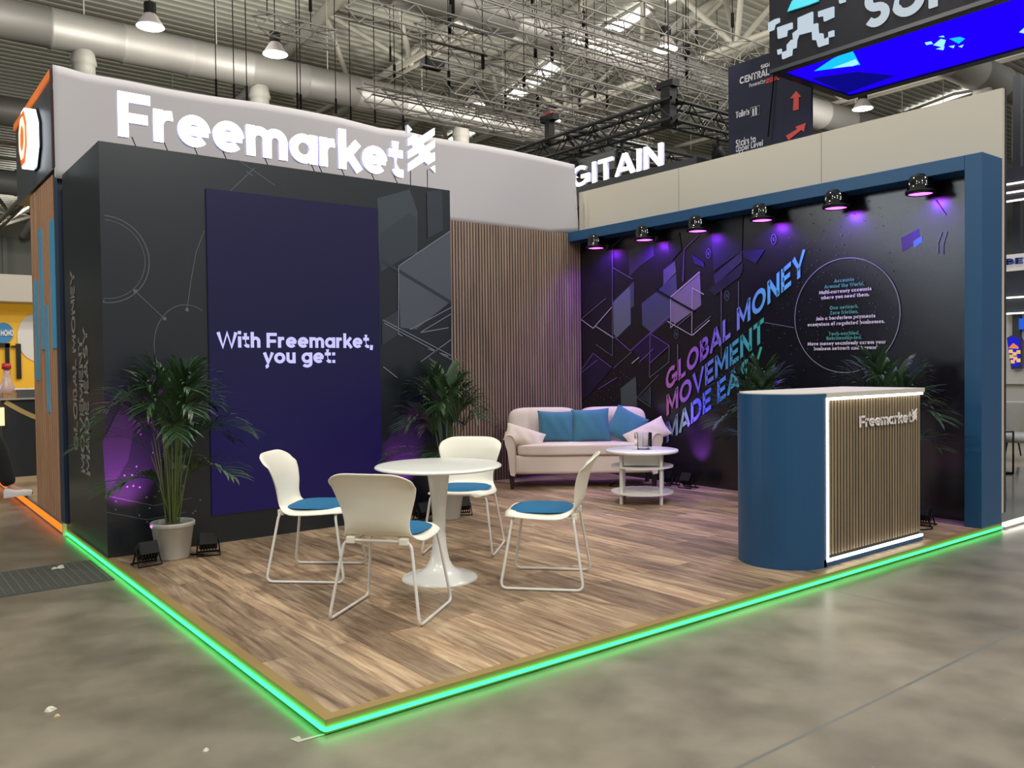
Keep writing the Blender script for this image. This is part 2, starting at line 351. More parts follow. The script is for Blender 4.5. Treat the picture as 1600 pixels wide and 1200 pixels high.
wg = MB(); wg.box(-30.3, -30.2, 15, 33, 6.3, 10.6); struct(wg.build('window_1', glow('daylight_window', (.82, .93, 1), 10)))
RZ0, RK, RY0 = 13.2, .12, 16.0
roofz = lambda y: RZ0-RK*(y-RY0)
def at_roof(u, v, off=0):
    d = FW + RT*((u-800)/FPX) + UP*((600-v)/FPX)
    t = (RZ0-off-RK*(CAM.y-RY0)-CAM.z)/(d.z+RK*d.y); return CAM+d*t
rf = MB(); y = 3.0; pts = []
while y < 52:
    for dy, dz in ((0, 0), (.13, 0), (.17, .07), (.26, .07)): pts.append((y+dy, roofz(y+dy)+dz))
    y += .3
vs = [(x, a, b) for x in (-35, 58) for a, b in pts]; n = len(pts)
rf.add(vs, [(i, i+1, n+i+1, n+i) for i in range(n-1)])
struct(rf.build('ceiling', mat('painted_roof_decking', 'b3b3a8', .6, noise=.05, nscale=.6)))

# ------------------------------------------------------------------ roof: skylights, steel trusses, ducts, lamps
sky_q = [([(930, 46), (1003, 4), (1022, 17), (952, 63)], 'skylight glowing above the silver trusses, nearest the top centre edge of the picture'),
         ([(1035, -2), (1052, -14), (1066, -4), (1046, 6)], 'short end of a skylight cut by the top edge of the picture'),
         ([(782, 152), (858, 92), (880, 106), (811, 156)], 'skylight with slanted ends left of the one at the top centre, above the black truss'),
         ([(694, 217), (728, 196), (746, 206), (722, 222)], 'small far skylight just above the white fabric banner, right of the illuminated logo mark'),
         ([(1405, 178), (1490, 146), (1546, 136), (1450, 168)], 'long skylight strip showing over the white partition at the right')]
for q, lab in sky_q:
    sk = MB(); pp = [at_roof(u, v, .1) for u, v in q]
    t = empty('skylight', (sum((p for p in pp), Vector())/4), lab, 'skylight', group='skylights in the hall roof')
    pp = [p-t.location for p in pp]; sk.prism(pp, (0, 0, .03)); sk.build('pane', G_sky, t)
    fr = MB(); fr.tube([p-Vector((0, 0, .03)) for p in pp], .07, 6, closed=True); fr.build('frame', M_steel, t)

def roof_truss(X, ys, z, label):
    t = empty('roof_truss', (X, ys[0], z), label, 'roof truss', group='white tubular steel roof trusses'); y0 = ys[0]
    c = MB()
    for dx in (-.14, .14): c.tube([(dx, -4, 0), (dx, ys[-1]-y0+4, 0)], .09, 8)
    y = -4
    while y < ys[-1]-y0+4: c.box(-.14, .14, y, y+.12, -.03, .03); y += 1.3
    c.build('bottom_chord', M_steel, t)
    d = ys[1]-ys[0]
    for sx in (-1.9, 1.9):
        u = MB(); a, b = -d/2-4, ys[-1]-y0+d/2+4
        u.tube([(sx, a, roofz(y0+a)-z-.28), (sx, b, roofz(y0+b)-z-.28)], .2, 10); u.build('top_chord', M_steel, t)
    for yy in ys:
        for sx in (-1.9, 1.9):
            for s_ in (-1, 1):
                wb = MB(); ye = yy-y0+s_*d/2
                wb.tube([(0, yy-y0, 0), (sx, ye, roofz(y0+ye)-z-.28)], .085, 8); wb.build('web_tube', M_steel, t)
    for k in range(len(ys)+1):
        br = MB(); ye = ys[0]-y0-d/2+k*d; br.tube([(-1.9, ye, roofz(y0+ye)-z-.3), (1.9, ye, roofz(y0+ye)-z-.3)], .07, 6)
        br.build('cross_brace', M_steel, t)
tz = 10.6
p1 = at(555.6, 150, 'z', tz); p2 = at(751, 36, 'z', tz); dy = (p1.y-p2.y)/2
roof_truss((p1.x+p2.x)/2, [p2.y-dy, p2.y, p2.y+dy, p1.y, p1.y+dy, p1.y+2*dy], tz, 'white tubular roof truss crossing above the middle of the fabric banner')
p3 = at(884, 171, 'z', tz)
roof_truss(p3.x, [p3.y-3*dy, p3.y-2*dy, p3.y-dy, p3.y, p3.y+dy, p3.y+2*dy], tz, 'white tubular roof truss behind the silver lighting trusses, right of the picture centre')
roof_truss(p3.x+7.5, [2.2, 2.2+dy, 2.2+2*dy, 2.2+3*dy, 2.2+4*dy], tz, 'white tubular roof truss seen above the white partition at the right')
roof_truss(4.2, [40, 44], 8.3, 'far white roof truss left of the neighbouring stand with the octagon sign')

def duct(Y, z, r, x0, x1, noz, label):
    t = empty('air_duct', (x0, Y, z), label, 'air duct', group='round galvanised air ducts')
    d = MB(); n = 20; k = int((x1-x0)/1.6)
    vs = []; prof = []
    for i in range(k+1):
        x = (x1-x0)*i/k
        prof += [(x, r), (x+.03, r+.02), (x+.09, r+.02), (x+.12, r)]
    vs = [(x, rr*math.cos(2*PI*j/n), rr*math.sin(2*PI*j/n)) for x, rr in prof for j in range(n)]
    d.add(vs, [(i*n+j, i*n+(j+1) % n, (i+1)*n+(j+1) % n, (i+1)*n+j) for i in range(len(prof)-1) for j in range(n)], True)
    d.build('duct_pipe', M_duct, t)
    x = .8
    while x < x1-x0: h = MB(); h.tube([(x, 0, r), (x, 0, roofz(Y)-z)], .015, 4); h.build('hanger_rod', M_steel, t); x += 3.2
    for X in noz:
        q = MB(); q.lathe([(.24, 0), (.3, -.3), (.26, -.34), (.26, -.62), (.4, -.72), (.38, -.74), (.22, -.6), (.0, -.58)], (X-x0, 0, -r+.06), 20); q.build('air_nozzle', mat('nozzle_grey', '77756e', .6), t)
Yd = 19.6
duct(Yd, 9.5, .46, -4, 44, [at(u, v, 'y', Yd).x for u, v in ((130, 72), (405, 130), (720, 190))], 'round silver duct running behind the top of the white fabric banner')
duct(27.6, 9.5, .46, -6, 44, [3.2], 'round silver duct left of the octagon sign, the one beyond the banner duct')
duct(36, 8.9, .5, -6, 30, [4.6], 'lowest and farthest silver duct left of the octagon sign')
duct(12.7, 9.5, .46, 6, 48, [], 'round silver duct crossing behind the silver lighting trusses at top centre')
duct(7.8, 9.5, .46, 17, 50, [24.2], 'round silver duct below the blue underside screen at the top right')

def pendant_proto():
    t = empty('pendant_lamp', (0, 0, 0), '', 'pendant lamp')
    a = MB(); a.lathe([(0, .52), (.13, .52), (.13, .28), (0, .28)], n=16, smooth=False); a.build('driver_housing', M_black, t)
    b = MB(); b.lathe([(.12, .28), (.15, .24), (.27, .05), (.3, 0), (.285, 0), (.14, .22)], n=24); b.build('reflector', mat('ribbed_clear_reflector', 'b9b2b2', .3), t)
    c = MB(); c.disc((0, 0, -.003), .285, 24, flip=True); c.build('lens', G_lamp, t)
    d = MB(); d.tube([(0, 0, .52), (0, 0, 3.2)], .012, 4); d.build('cord', M_cable, t)
    ld = bpy.data.lights.new('lamp_light', 'POINT'); ld.shadow_soft_size = .28; ld.energy = LAMP_POWER; ld.color = (1, .955, .87)
    l = bpy.data.objects.new('lamp_light', ld); COL.objects.link(l); l.parent = t; l.location = (0, 0, -.32)
    return t
pend = pendant_proto(); first = True
lamps = [((235, 42), 9, 'large pendant lamp hanging above the letter F of the illuminated name'),
         ((430, 85), 9, 'pendant lamp hanging above the middle of the illuminated name'),
         ((742, 165), 9, 'pendant lamp behind the silver trusses, above the right end of the fabric banner'),
         ((862, 190), 9, 'small pendant lamp left of the black truss tower'),
         ((1040, 77), 9, 'pendant lamp glowing over the peak of the black truss'),
         ((1348, 170), 9, 'pendant lamp below the blue underside screen, over the white partition'),
         ((40, 322), 9, 'far pendant lamp left of the neighbouring wooden slat wall')]
for (u, v), z, lab in lamps:
    o = pend if first else copy_tree(pend); first = False
    o.location = at(u, v, 'z', z); o['label'] = lab; o['group'] = 'pendant lamps in the hall'
AISLE = [l for l in pend.children if l.type == 'LIGHT'][0].data.copy(); AISLE.energy = AISLE_POWER
for (x, y) in [(2.6, 5.2), (7.6, 2.2), (-4, 2), (-1, -6), (5, -5), (11, -4), (4, -11), (-7, -3), (12, 4), (18, 0)]:
    o = copy_tree(pend); o.location = (x, y, 9.6)
    for l in o.children:
        if l.type == 'LIGHT': l.data = AISLE
    o['label'] = 'pendant lamp of the hall grid above and around the stand, outside the picture'; o['group'] = 'pendant lamps over the aisle'

# silver lighting trusses along X
def box_truss(L_, s, r, mb, ax='x'):
    """box truss from 0 to L_, side s"""
    P = lambda a, b, c: (a, b, c) if ax == 'x' else (b, a, c)
    cs = [(-s/2, 0), (s/2, 0), (-s/2, -s), (s/2, -s)]
    for b, c in cs: mb.tube([P(0, b, c), P(L_, b, c)], r, 5, caps=False)
    k = max(2, int(L_/(s*1.05))); d = L_/k
    for i in range(k):
        for (b1, c1), (b2, c2) in (((-s/2, 0), (-s/2, -s)), ((s/2, -s), (s/2, 0)), ((-s/2, 0), (s/2, 0)), ((s/2, -s), (-s/2, -s))):
            e = ((b1, c1), (b2, c2)) if i % 2 else ((b2, c2), (b1, c1))
            mb.tube([P(i*d, *e[0]), P((i+1)*d, *e[1])], r*.5, 4, caps=False)
sil = [((398, 20), 520, 8, .3, 'short silver truss above the third letter of the illuminated name, at the top'),
       ((530, -20), 770, 8, .42, 'silver truss running off the top edge left of the picture centre'),
       ((655, 30), 960, 8, .42, 'silver truss passing between the two skylights, with bright chords'),
       ((663, 66), 900, 7.6, .36, 'silver truss starting left of the black speaker box, below the bright one'),
       ((588, 112), 1010, 7.6, .42, 'silver truss ending over the fabric banner, above the duct'),
       ((563, 134), 870, 7.2, .36, 'silver truss overlapping the silver duct above the fabric banner'),
       ((750, 4), 1180, 8, .4, 'silver truss crossing in front of the top centre skylight'),
       ((730, -30), 1200, 8.2, .34, 'silver truss at the top edge above the centre skylight'),
       ((890, -28), 1230, 8.3, .5, 'largest silver truss, ending behind the pixel logo sign at the top right'),
       ((862, 50), 1145, 7.8, .4, 'silver truss ending behind the navy wayfinding banner, upper of three'),
       ((868, 84), 1145, 7.4, .42, 'silver truss ending behind the navy wayfinding banner, middle of three'),
       ((800, 102), 1145, 7.2, .36, 'silver truss ending behind the navy wayfinding banner, lowest of three'),
       ((700, 118), 1010, 7.0, .4, 'silver truss sloping down to the black truss peak'),
       ((780, 150), 1010, 6.8, .34, 'thin silver truss just above the rear arm of the black truss'),
       ((660, 150), 905, 6.6, .34, 'lowest silver truss above the white fabric banner')]
for (u, v), ue, z, s, lab in sil:
    a = at(u, v, 'z', z); b = at(ue, 0, 'y', a.y)
    t = empty('lighting_truss', a, lab, 'lighting truss', group='silver lighting trusses under the roof')
    m = MB(); box_truss(b.x-a.x, s, .019, m); m.build('truss_frame', M_truss, t)
    for k in range(2):
        c = MB(); x = (b.x-a.x)*(.15+.55*k); c.tube([(x, 0, 0), (x, 0, roofz(a.y)-a.z)], .01, 4)
        c.lathe([(0, .3), (.035, .3), (.035, .6), (0, .6)], (x, 0, 0), 6); c.build('hoist_cable', M_cable, t)
# loose black cables hanging from the roof
for i, (u, v0, v1) in enumerate([(338, 0, 150), (366, 0, 158), (386, 8, 160), (465, 40, 170), (525, 15, 178), (470, 95, 172), (548, 150, 190), (586, 145, 192), (630, 175, 202), (610, 60, 96), (847, 0, 60), (1068, 20, 130), (1121, 60, 175)]):
    a = at(u, v0, 'y', 15); b = at(u, v1, 'y', 15)
    c = MB(); c.tube([(0, 0, 0), (0, 0, roofz(15)-b.z)], .011, 5); c.tube([(0, 0, 0), (0, 0, .35)], .03, 6)
    o = c.build('hanging_cable', M_cable); o.location = b
    tag(o, 'thin black rigging cable hanging from the roof above the stand', 'cable', 'black rigging cables above the fabric banner')
a = at(667, 105, 'y', 14); b = at(681, 92, 'y', 14)
sp = empty('speaker_box', a, 'black speaker box slung under the white roof truss at top centre', 'speaker')
m = MB(); m.box(-.1, .42, -.15, .15, 0, .22); m.build('cabinet', M_black, sp, bevel=.02)
m = MB(); m.tube([(.15, 0, .2), (.15, 0, 3)], .012, 4); m.build('cable', M_cable, sp)
#@@PART2
# ================================================================== THE STAND
PZ = .057
XB0, XB1, YB, YW, HB = .008, 2.976, 3.527, 4.87, 3.013      # black block and back wall
XM, XF, XW = 5.855, 5.632, 6.0                               # mural, blue portal front, partition
plat = empty('stand_platform', (0, 0, 0), 'raised wood-effect floor platform of the stand with brass edge and green light line', 'platform')
m = MB(); m.box(.03, 6.0, .03, 4.94, .01, PZ); m.build('deck', wood_floor(), plat)
m = MB()
m.prism([(0, 0, PZ+.002), (0, 4.94, PZ+.002), (.05, 4.94, PZ+.002), (.05, .05, PZ+.002)], (0, 0, -.012))
m.prism([(0, 0, PZ+.002), (.05, .05, PZ+.002), (6.0, .05, PZ+.002), (6.0, 0, PZ+.002)], (0, 0, -.012))
m.box(0, .03, 0, 4.94, .004, PZ-.01); m.box(.03, 6.0, 0, .03, .004, PZ-.01); m.build('edge_trim', M_gold, plat)
m = MB(); m.tube([(-.007, 4.93, .024)]+fillet([(-.007, 4.9, .024), (-.007, -.007, .024), (5.9, -.007, .024)], .02)+[(5.99, -.007, .024)], .0085, 8); m.build('green_light_tube', G_green, plat)
m = MB(); m.box(-.03, -.001, 4.945, 4.99, .0, .1); tag(m.build('cable_outlet', mat('pale_connector', 'd8cc90', .5)), 'small pale lit connector box where the orange and green light lines meet', 'connector box')

# black block with the video screen
blk = empty('media_block', (1.5, 4.2, PZ), 'tall dark block with printed lines at the left of the stand, carrying the video screen', 'wall block')
def kid(mb, name, material, parent, **k):
    """mesh given in world coordinates, stored relative to its parent's base"""
    o = mb.build(name, material, parent, **k); q = parent.matrix_basis.translation.copy()
    p = parent.parent
    while p: q += p.matrix_basis.translation; p = p.parent
    o.matrix_parent_inverse = Matrix.Translation(-q); return o
m = MB(); m.box(XB0, XB1, YB, 4.85, PZ, HB); kid(m, 'body', M_dark, blk)
def decal_line(mb, pts, w, ax, val, off):
    """flat printed line through photo pixels lying on the wall ax = val"""
    P_ = [at(u, v, ax, val) for u, v in pts]
    q = [((p.x if ax == 'y' else -p.y), p.z) for p in P_]
    line2(mb, q, w, ax, val, off)
def line2(mb, q, w, ax, val, off):
    rb, closed = ribbon2d(q, w); k = len(rb)
    mk = (lambda t: (t[0], val-off, t[1])) if ax == 'y' else (lambda t: (val-off, -t[0], t[1]))
    mb.add([mk(r[0]) for r in rb]+[mk(r[1]) for r in rb], [(i, (i+1) % k, k+(i+1) % k, k+i) for i in range(k if closed else k-1)])
def decal_poly(mb, pts, ax, val, off):
    vs = []
    for u, v in pts:
        p = at(u, v, ax, val); setattr(p, ax, val-off); vs.append(p)
    mb.add(vs, [tuple(range(len(vs)))])
m_pl = mat('print_line_grey', '565e64', .35)
m = MB(); e = lambda u, v: (at(u, v, 'y', YB).x, at(u, v, 'y', YB).z)
c1 = e(165, 405); r1 = e(233, 405)[0]-c1[0]
line2(m, [(min(max(x, XB0+.01), 9), z) for x, z in arc(c1[0], c1[1], r1, r1*1.05, 90, -110, 30)], .006, 'y', YB, .002)
line2(m, [(max(x, XB0+.01), z) for x, z in arc(c1[0], c1[1], r1*.9, r1*.95, 90, -95, 30)], .004, 'y', YB, .002)
c2 = e(292, 540); r2 = .235
line2(m, arc(c2[0], c2[1], r2, r2*1.3, 60, 215, 30), .005, 'y', YB, .002)
for q in ([(211, 455), (257, 498)], [(319, 360), (306, 395), (298, 440), (292, 484)], [(168, 775), (240, 790), (300, 778)], [(165, 800), (230, 812), (290, 800)],
          [(398, 262), (358, 300)], [(385, 268), (395, 275)], [(372, 250), (430, 290)]): decal_line(m, q, .005, 'y', YB, .002)
for u, v in ((211, 455), (257, 498), (292, 484)): q = e(u, v); line2(m, [(q[0]-.012, q[1]), (q[0]+.012, q[1])], .024, 'y', YB, .003)
kid(m, 'printed_lines', m_pl, blk)
m = MB()
for i in range(60):
    u, v = random.uniform(172, 320), random.uniform(650, 840)
    if (i*7) % 3 or u < 225: q = e(u, v); line2(m, [(q[0]-.006, q[1]), (q[0]+.006, q[1])], .012, 'y', YB, .002)
kid(m, 'printed_dots', mat('print_dot_pale', '6a6a78', .4), blk)
# printed translucent plates right of the screen
def mixc(c, base, a):
    h = lambda x: [int(x[i:i+2], 16) for i in (0, 2, 4)]
    return ''.join('%02x' % int(p*a+q*(1-a)) for p, q in zip(h(c), h(base)))
def platem(name, c, a, base='1c2127'): return mat(name, mixc(c, base, a), .3)
for i, (q, c, a) in enumerate([
    ([(589, 310), (640, 296), (652, 330), (652, 395), (594, 420), (592, 402)], '6f7d88', .35),
    ([(594, 365), (640, 332), (650, 340), (651, 392), (594, 425)], '73828e', .25),
    ([(622, 415), (703, 360), (705, 470), (650, 515), (625, 512)], '858b99', .45),
    ([(596, 404), (705, 470), (705, 476), (596, 410)], '30363c', .8),
    ([(596, 500), (622, 485), (622, 522), (597, 540)], '6c6a80', .25),
    ([(666, 300), (690, 297), (692, 360), (668, 372)], '66747f', .25),
    ([(160, 690), (190, 630), (215, 640), (200, 720), (175, 760), (165, 770)], '4d3a55', .35)]):
    m = MB(); decal_poly(m, q, 'y', YB, .0024+.0006*i); kid(m, 'printed_plate', platem('print_plate_%d' % i, c, a), blk)
m = MB()
for q in ([(622, 415), (622, 522), (628, 525)], [(598, 500), (705, 556)], [(600, 505), (705, 562)], [(640, 515), (705, 480)], [(655, 520), (705, 490)], [(655, 520), (700, 512)], [(622, 416), (703, 361)], [(657, 565), (705, 530)], [(668, 545), (700, 556)], [(598, 573), (620, 590)], [(705, 480), (705, 560)]):
    decal_line(m, q, .008, 'y', YB, .008)
kid(m, 'printed_wireframe', mat('print_wire', '747a86', .35), blk)
# rotated slogan on the left side face
m = MB()
for (u0, v0, v1), s_ in (((142, 744, 511), 'MADE EASY'), ((134, 740, 527), 'MOVEMENT'), ((123, 705, 420), 'GLOBAL MONEY')):
    p = at(u0, v0, 'x', XB0); p1_ = at(u0-3, v1, 'x', XB0)
    text(m, s_, (XB0-.002, p.y, p.z), (0, .0, 1), (0, 1, 0), (-.001, 0, 0), .155, w=.2, width=p1_.z-p.z)
kid(m, 'side_slogan', mat('print_side_grey', '85807a', .35), blk)
# screen
scr = empty('video_screen', (1.48, YB, .28), 'tall dark purple video screen reading With Freemarket, you get:', 'screen')
sm = ramp_mat('screen_picture', 'z', .28, 2.76, [(0, '2a1f66'), (.25, '291f63'), (.55, '2b2957'), (1, '312b5c')], .35, emit=.42)
sm.node_tree.nodes['Principled BSDF'].inputs['Specular IOR Level'].default_value = .25
sm.node_tree.nodes['Principled BSDF'].inputs['Base Color'].default_value = (0, 0, 0, 1)
for l in list(sm.node_tree.links):
    if l.to_socket.name == 'Base Color': sm.node_tree.links.remove(l)
m = MB(); m.box(.747, 2.215, YB-.018, YB-.001, .275, 2.765); kid(m, 'display', sm, scr)
m = MB()
for s_, (u0, v0), (u1, v1) in (('With Freemarket,', (340, 543), (583, 545)), ('you get:', (412, 568), (524, 571))):
    a = at(u0, v0, 'y', YB-.02); b = at(u1, v1, 'y', YB-.02)
    text(m, s_, (a.x, YB-.019, a.z), (1, 0, 0), (0, 0, 1), (0, -.001, 0), .118, w=.21, sp=.07, space=.34, width=b.x-a.x)
kid(m, 'caption', glow('screen_caption', (.58, .55, 1), 1.1), scr)

# illuminated name on the block
YL = 3.6
lg = empty('illuminated_name_sign', (1.4, YL, HB), 'glowing white letters Freemarket with crossed bar mark standing on the dark block', 'illuminated sign')
a = at(186, 214, 'y', YL); b = at(632, 277, 'y', YL)
m = MB(); text(m, 'Freemarket', (a.x-.005, YL, 3.085), (1, 0, 0), (0, 0, 1), (0, -.004, 0), .325, w=.215, sp=.06, width=b.x-a.x+.0); kid(m, 'letter_faces', G_white, lg)
m = MB(); text(m, 'Freemarket', (a.x-.005, YL+.0005, 3.085), (1, 0, 0), (0, 0, 1), (0, .04, 0), .325, w=.213, sp=.06, width=b.x-a.x+.0)
M_acr = mat('frosted_letter_side', 'c9c6e4', .4, emit='c4c0e8', estr=.3); kid(m, 'letter_sides', M_acr, lg)
MARK = [[(180, 205), (235, 270), (180, 330)],
        [(180, 420), (275, 330), (320, 385), (530, 172), (530, 285), (375, 455), (400, 492), (530, 370), (530, 480), (455, 560), (478, 592), (530, 562), (530, 690), (440, 775), (392, 730), (180, 930), (180, 812), (332, 645), (308, 617), (180, 732), (180, 620), (250, 540), (232, 500), (180, 530)],
        [(470, 820), (530, 768), (530, 882)]]
def mark(mb, org, right, up, ext, size):
    """crossed bar mark in a 350 x 760 cell, lower left corner at org, height = size"""
    org, right, up = Vector(org), Vector(right), Vector(up)
    for poly in MARK: mb.prism([org+right*((x-180)/760*size)+up*((930-y_)/760*size) for x, y_ in poly], ext)
c = at(638, 273, 'y', YL); k = at(638, 197, 'y', YL).z-c.z
# the mark is seen under perspective: its bars are drawn upright, so correct the slope of its cell
m = MB(); mark(m, (c.x, YL, c.z+.03), (1.42, 0, .0), (0, 0, 1), (0, -.004, 0), k); kid(m, 'mark_face', G_white, lg)
m = MB(); mark(m, (c.x, YL+.0005, c.z+.03), (1.42, 0, .0), (0, 0, 1), (0, .04, 0), k); kid(m, 'mark_sides', M_acr, lg)
for u, v0 in ((208, 220), (258, 230), (305, 238), (350, 245), (415, 252), (488, 258), (500, 262), (535, 266), (582, 272), (618, 277)):
    x = at(u, v0, 'y', YL).x; m = MB(); m.tube([(x, YL+.03, 3.1), (x+.02, YL-.01, HB)], .004, 5); kid(m, 'support_rod', M_cable, lg)
for x in (2.62, 2.80): m = MB(); m.tube([(x, YL+.03, 3.2), (x, YL+.03, HB)], .004, 5); kid(m, 'support_rod', M_cable, lg)

# fabric banner
fb = empty('fabric_banner', (2.9, 4.94, HB), 'white stretched fabric banner along the back of the stand above the slats', 'fabric banner')
tops = [(82, 101), (100, 105), (132, 115), (200, 127), (260, 139), (330, 151), (400, 161), (470, 173), (530, 184), (592, 200), (632, 205), (675, 215), (752, 226), (800, 236), (850, 247), (893, 257)]
TP = [at(u, v, 'y', 4.94) for u, v in tops]
def topz(x):
    if x <= TP[0].x: return TP[0].z
    for p, q in zip(TP, TP[1:]):
        if x <= q.x: return p.z+(q.z-p.z)*(x-p.x)/(q.x-p.x)
    return TP[-1].z
def fab(s, t):
    x = -.026+5.83*s; zb = 3.0+(0 if x < 5.4 else (x-5.4)*.16); xe = x+(0.065*(1-t)*max(0, (s-.96)/.04))
    z = zb+(topz(x)-zb)*t
    return (xe, 4.93+.012*math.sin(9*s+2*t)+.005*math.sin(23*s-3*t)*(.3+t), z)
m = MB(); m.grid(fab, 120, 12); o = kid(m, 'fabric', M_fabric, fb); sd = o.modifiers.new('thick', 'SOLIDIFY'); sd.thickness = .004; sd.offset = 1
m = MB(); m.box(-.02, 5.8, 4.965, 5.0, 3.02, 3.1); m.box(-.02, 5.8, 4.965, 5.0, 3.75, 3.8)
for x in (.03, 2.0, 3.93, 5.78): m.box(x-.018, x+.018, 4.965, 4.99, 3.02, 3.8)
kid(m, 'support_frame', M_tube, fb)

# slatted back wall
sw = empty('slatted_wall', (4.4, YW, PZ), 'brown vertical slat wall behind the sofa', 'wall panel')
m = MB(); m.box(XB1+.003, XM+.02, YW+.012, YW+.05, PZ, 3.02); kid(m, 'backing_board', M_slatback, sw)
m = MB(); x = XB1+.006; ends = XM
while x+.026 < ends: m.box(x, x+.025, YW+.002, YW+.012, PZ, 3.02); x += .0405
kid(m, 'slats', M_slatwood, sw)

# blue portal, mural, white partition
pt = empty('blue_portal_frame', (5.8, 0, PZ), 'deep blue painted portal frame around the dark mural wall', 'frame')
m = MB(); m.box(XF, XW, .0, .134, PZ, 3.032); kid(m, 'post', M_blue, pt, bevel=.004)
m = MB(); m.box(XF, XW, .1345, 4.86, 2.915, 3.032); kid(m, 'beam', M_blue, pt, bevel=.004)
pw = MB(); pw.box(XW+.002, XW+.045, 0.002, 5.06, 3.04, 3.6); pw.box(XW+.002, XW+.045, 0.002, 5.06, .14, 3.04)
o = pw.build('white_partition_wall', M_whitewall); tag(o, 'plain off-white partition rising above the blue portal frame on the right', 'partition wall')
for yy in (1.62, 3.4):
    j = MB(); j.box(XW-.0005, XW+.0015, yy, yy+.004, 3.04, 3.6); j.build('panel_joint', mat('joint_grey', '8e897f', .8), o)  # thin grey strip marks each panel joint
j = MB(); j.box(XW+.0455, XW+.075, -.002, .02, .14, 3.6); j.build('metal_edge_profile', mat('dark_anodised', '3b3538', .4, metal=.6), o)
mw = empty('mural_wall', (XM, 2.5, PZ), 'dark glossy wall printed with glass plates, slogan and a thin circle of text', 'printed wall')
m = MB(); m.box(XM, XM+.12, .1345, 4.862, PZ+.0005, 2.9145); kid(m, 'panel', M_mural, mw)
# mural print: translucent plates, wires, dots
PL = [([(982, 392), (1008, 378), (1022, 400), (1000, 415), (984, 432)], '7e7e94', .45),
      ([(1000, 384), (1022, 372), (1022, 400), (1003, 412)], '8484a0', .35),
      ([(958, 472), (985, 446), (986, 506), (964, 528), (959, 522)], '8d99a0', .75),
      ([(984, 446), (991, 440), (991, 478), (986, 482)], '59636e', .8),
      ([(1003, 474), (1026, 456), (1057, 427), (1060, 486), (1020, 521), (1004, 508)], '5b6079', .85),
      ([(1037, 422), (1055, 408), (1057, 425), (1037, 446)], '8e90a8', .7),
      ([(1049, 463), (1094, 424), (1096, 477), (1056, 506), (1049, 502)], 'a396ab', .85),
      ([(970, 607), (994, 588), (996, 634), (971, 638)], '6d7a74', .8),
      ([(996, 622), (1018, 604), (1018, 634), (996, 620)], '3d4a49', .7),
      ([(910, 577), (928, 552), (957, 575), (920, 618), (911, 624)], '2d2344', .85),
      ([(987, 545), (1017, 521), (1047, 541), (1017, 566), (1003, 560)], '35265a', .6),
      ([(1116, 430), (1160, 392), (1160, 408), (1118, 446)], '5c5c74', .6), ([(1117, 446), (1162, 410), (1160, 426), (1120, 458)], '54546c', .5),
      ([(1108, 452), (1158, 414), (1158, 432), (1117, 462)], '4a485c', .5), ([(1112, 350), (1162, 332), (1160, 392), (1116, 424)], '3f4d55', .55),
      ([(1044, 380), (1062, 362), (1066, 390), (1050, 408)], '46525a', .4), ([(1080, 396), (1100, 410), (1102, 418), (1086, 412)], '42427a', .6),
      ([(1160, 392), (1196, 390), (1182, 412), (1164, 402)], '45457e', .5)]
for i, (q, c, a) in enumerate(PL):
    m = MB(); decal_poly(m, q, 'x', XM, .002+.0005*i); kid(m, 'printed_plate', platem('mural_plate_%d' % i, c, a*.8, '111216'), mw)
WL = [([(909, 499), (948, 466)], 0), ([(909, 499), (928, 513), (957, 480)], 1), ([(932, 510), (960, 528)], 1), ([(932, 538), (958, 556)], 0), ([(958, 385), (958, 556)], 0), ([(958, 385), (975, 370)], 0),
      ([(958, 418), (990, 436)], 0), ([(961, 526), (986, 548), (1017, 520), (1047, 493)], 2), ([(987, 548), (1017, 521)], 2), ([(1017, 521), (1047, 540), (1016, 568)], 2), ([(1017, 521), (1016, 590)], 2),
      ([(1047, 541), (1046, 566), (1016, 590)], 0), ([(988, 568), (1000, 558)], 1), ([(960, 575), (988, 550)], 0), ([(1000, 566), (1022, 545)], 2),
      ([(1025, 452), (1086, 487)], 3), ([(1049, 464), (1049, 512), (1056, 506)], 1), ([(1049, 464), (1094, 425)], 1), ([(1044, 502), (1082, 524), (1083, 450), (1101, 460)], 1), ([(1083, 524), (1110, 500)], 1),
      ([(1056, 512), (1082, 490)], 0), ([(1086, 516), (1112, 494)], 0), ([(986, 632), (1030, 586)], 0), ([(994, 620), (1018, 636)], 0), ([(1017, 604), (1017, 634)], 0), ([(910, 577), (928, 552), (957, 574)], 2),
      ([(910, 582), (935, 562)], 2), ([(936, 608), (965, 590)], 2), ([(1070, 390), (1092, 368)], 2), ([(1070, 390), (1068, 440)], 2), ([(1128, 452), (1128, 560)], 0), ([(1060, 538), (1060, 586)], 4), ([(1196, 504), (1242, 512)], 0),
      ([(1462, 312), (1478, 336)], 0), ([(1472, 362), (1466, 380), (1466, 396)], 0), ([(1480, 362), (1474, 382), (1474, 398)], 0), ([(1155, 440), (1155, 480)], 0)]
wm = ['5f6266', 'aaa2a8', '6a4b8c', '0b0b0d', '7b4f7d']
for k in range(5):
    m = MB()
    for q, c in WL:
        if c == k: decal_line(m, q, .022 if k == 3 else .011 if k else .008, 'x', XM, .0125)
    kid(m, 'printed_wireframe', mat('mural_wire_%d' % k, wm[k], .4), mw)
m = MB()
def dots(u0, v0, du, dv, n1, eu, ev, n2, s, keep=.8):
    for i in range(n1):
        for j in range(n2):
            if random.random() > keep: continue
            p = at(u0+du*i+eu*j, v0+dv*i+ev*j, 'x', XM); ss = s*random.uniform(.4, 1)
            m.add([(XM-.0135, p.y-ss, p.z-ss), (XM-.0135, p.y-ss, p.z+ss), (XM-.0135, p.y+ss, p.z+ss), (XM-.0135, p.y+ss, p.z-ss)], [(0, 3, 2, 1)])
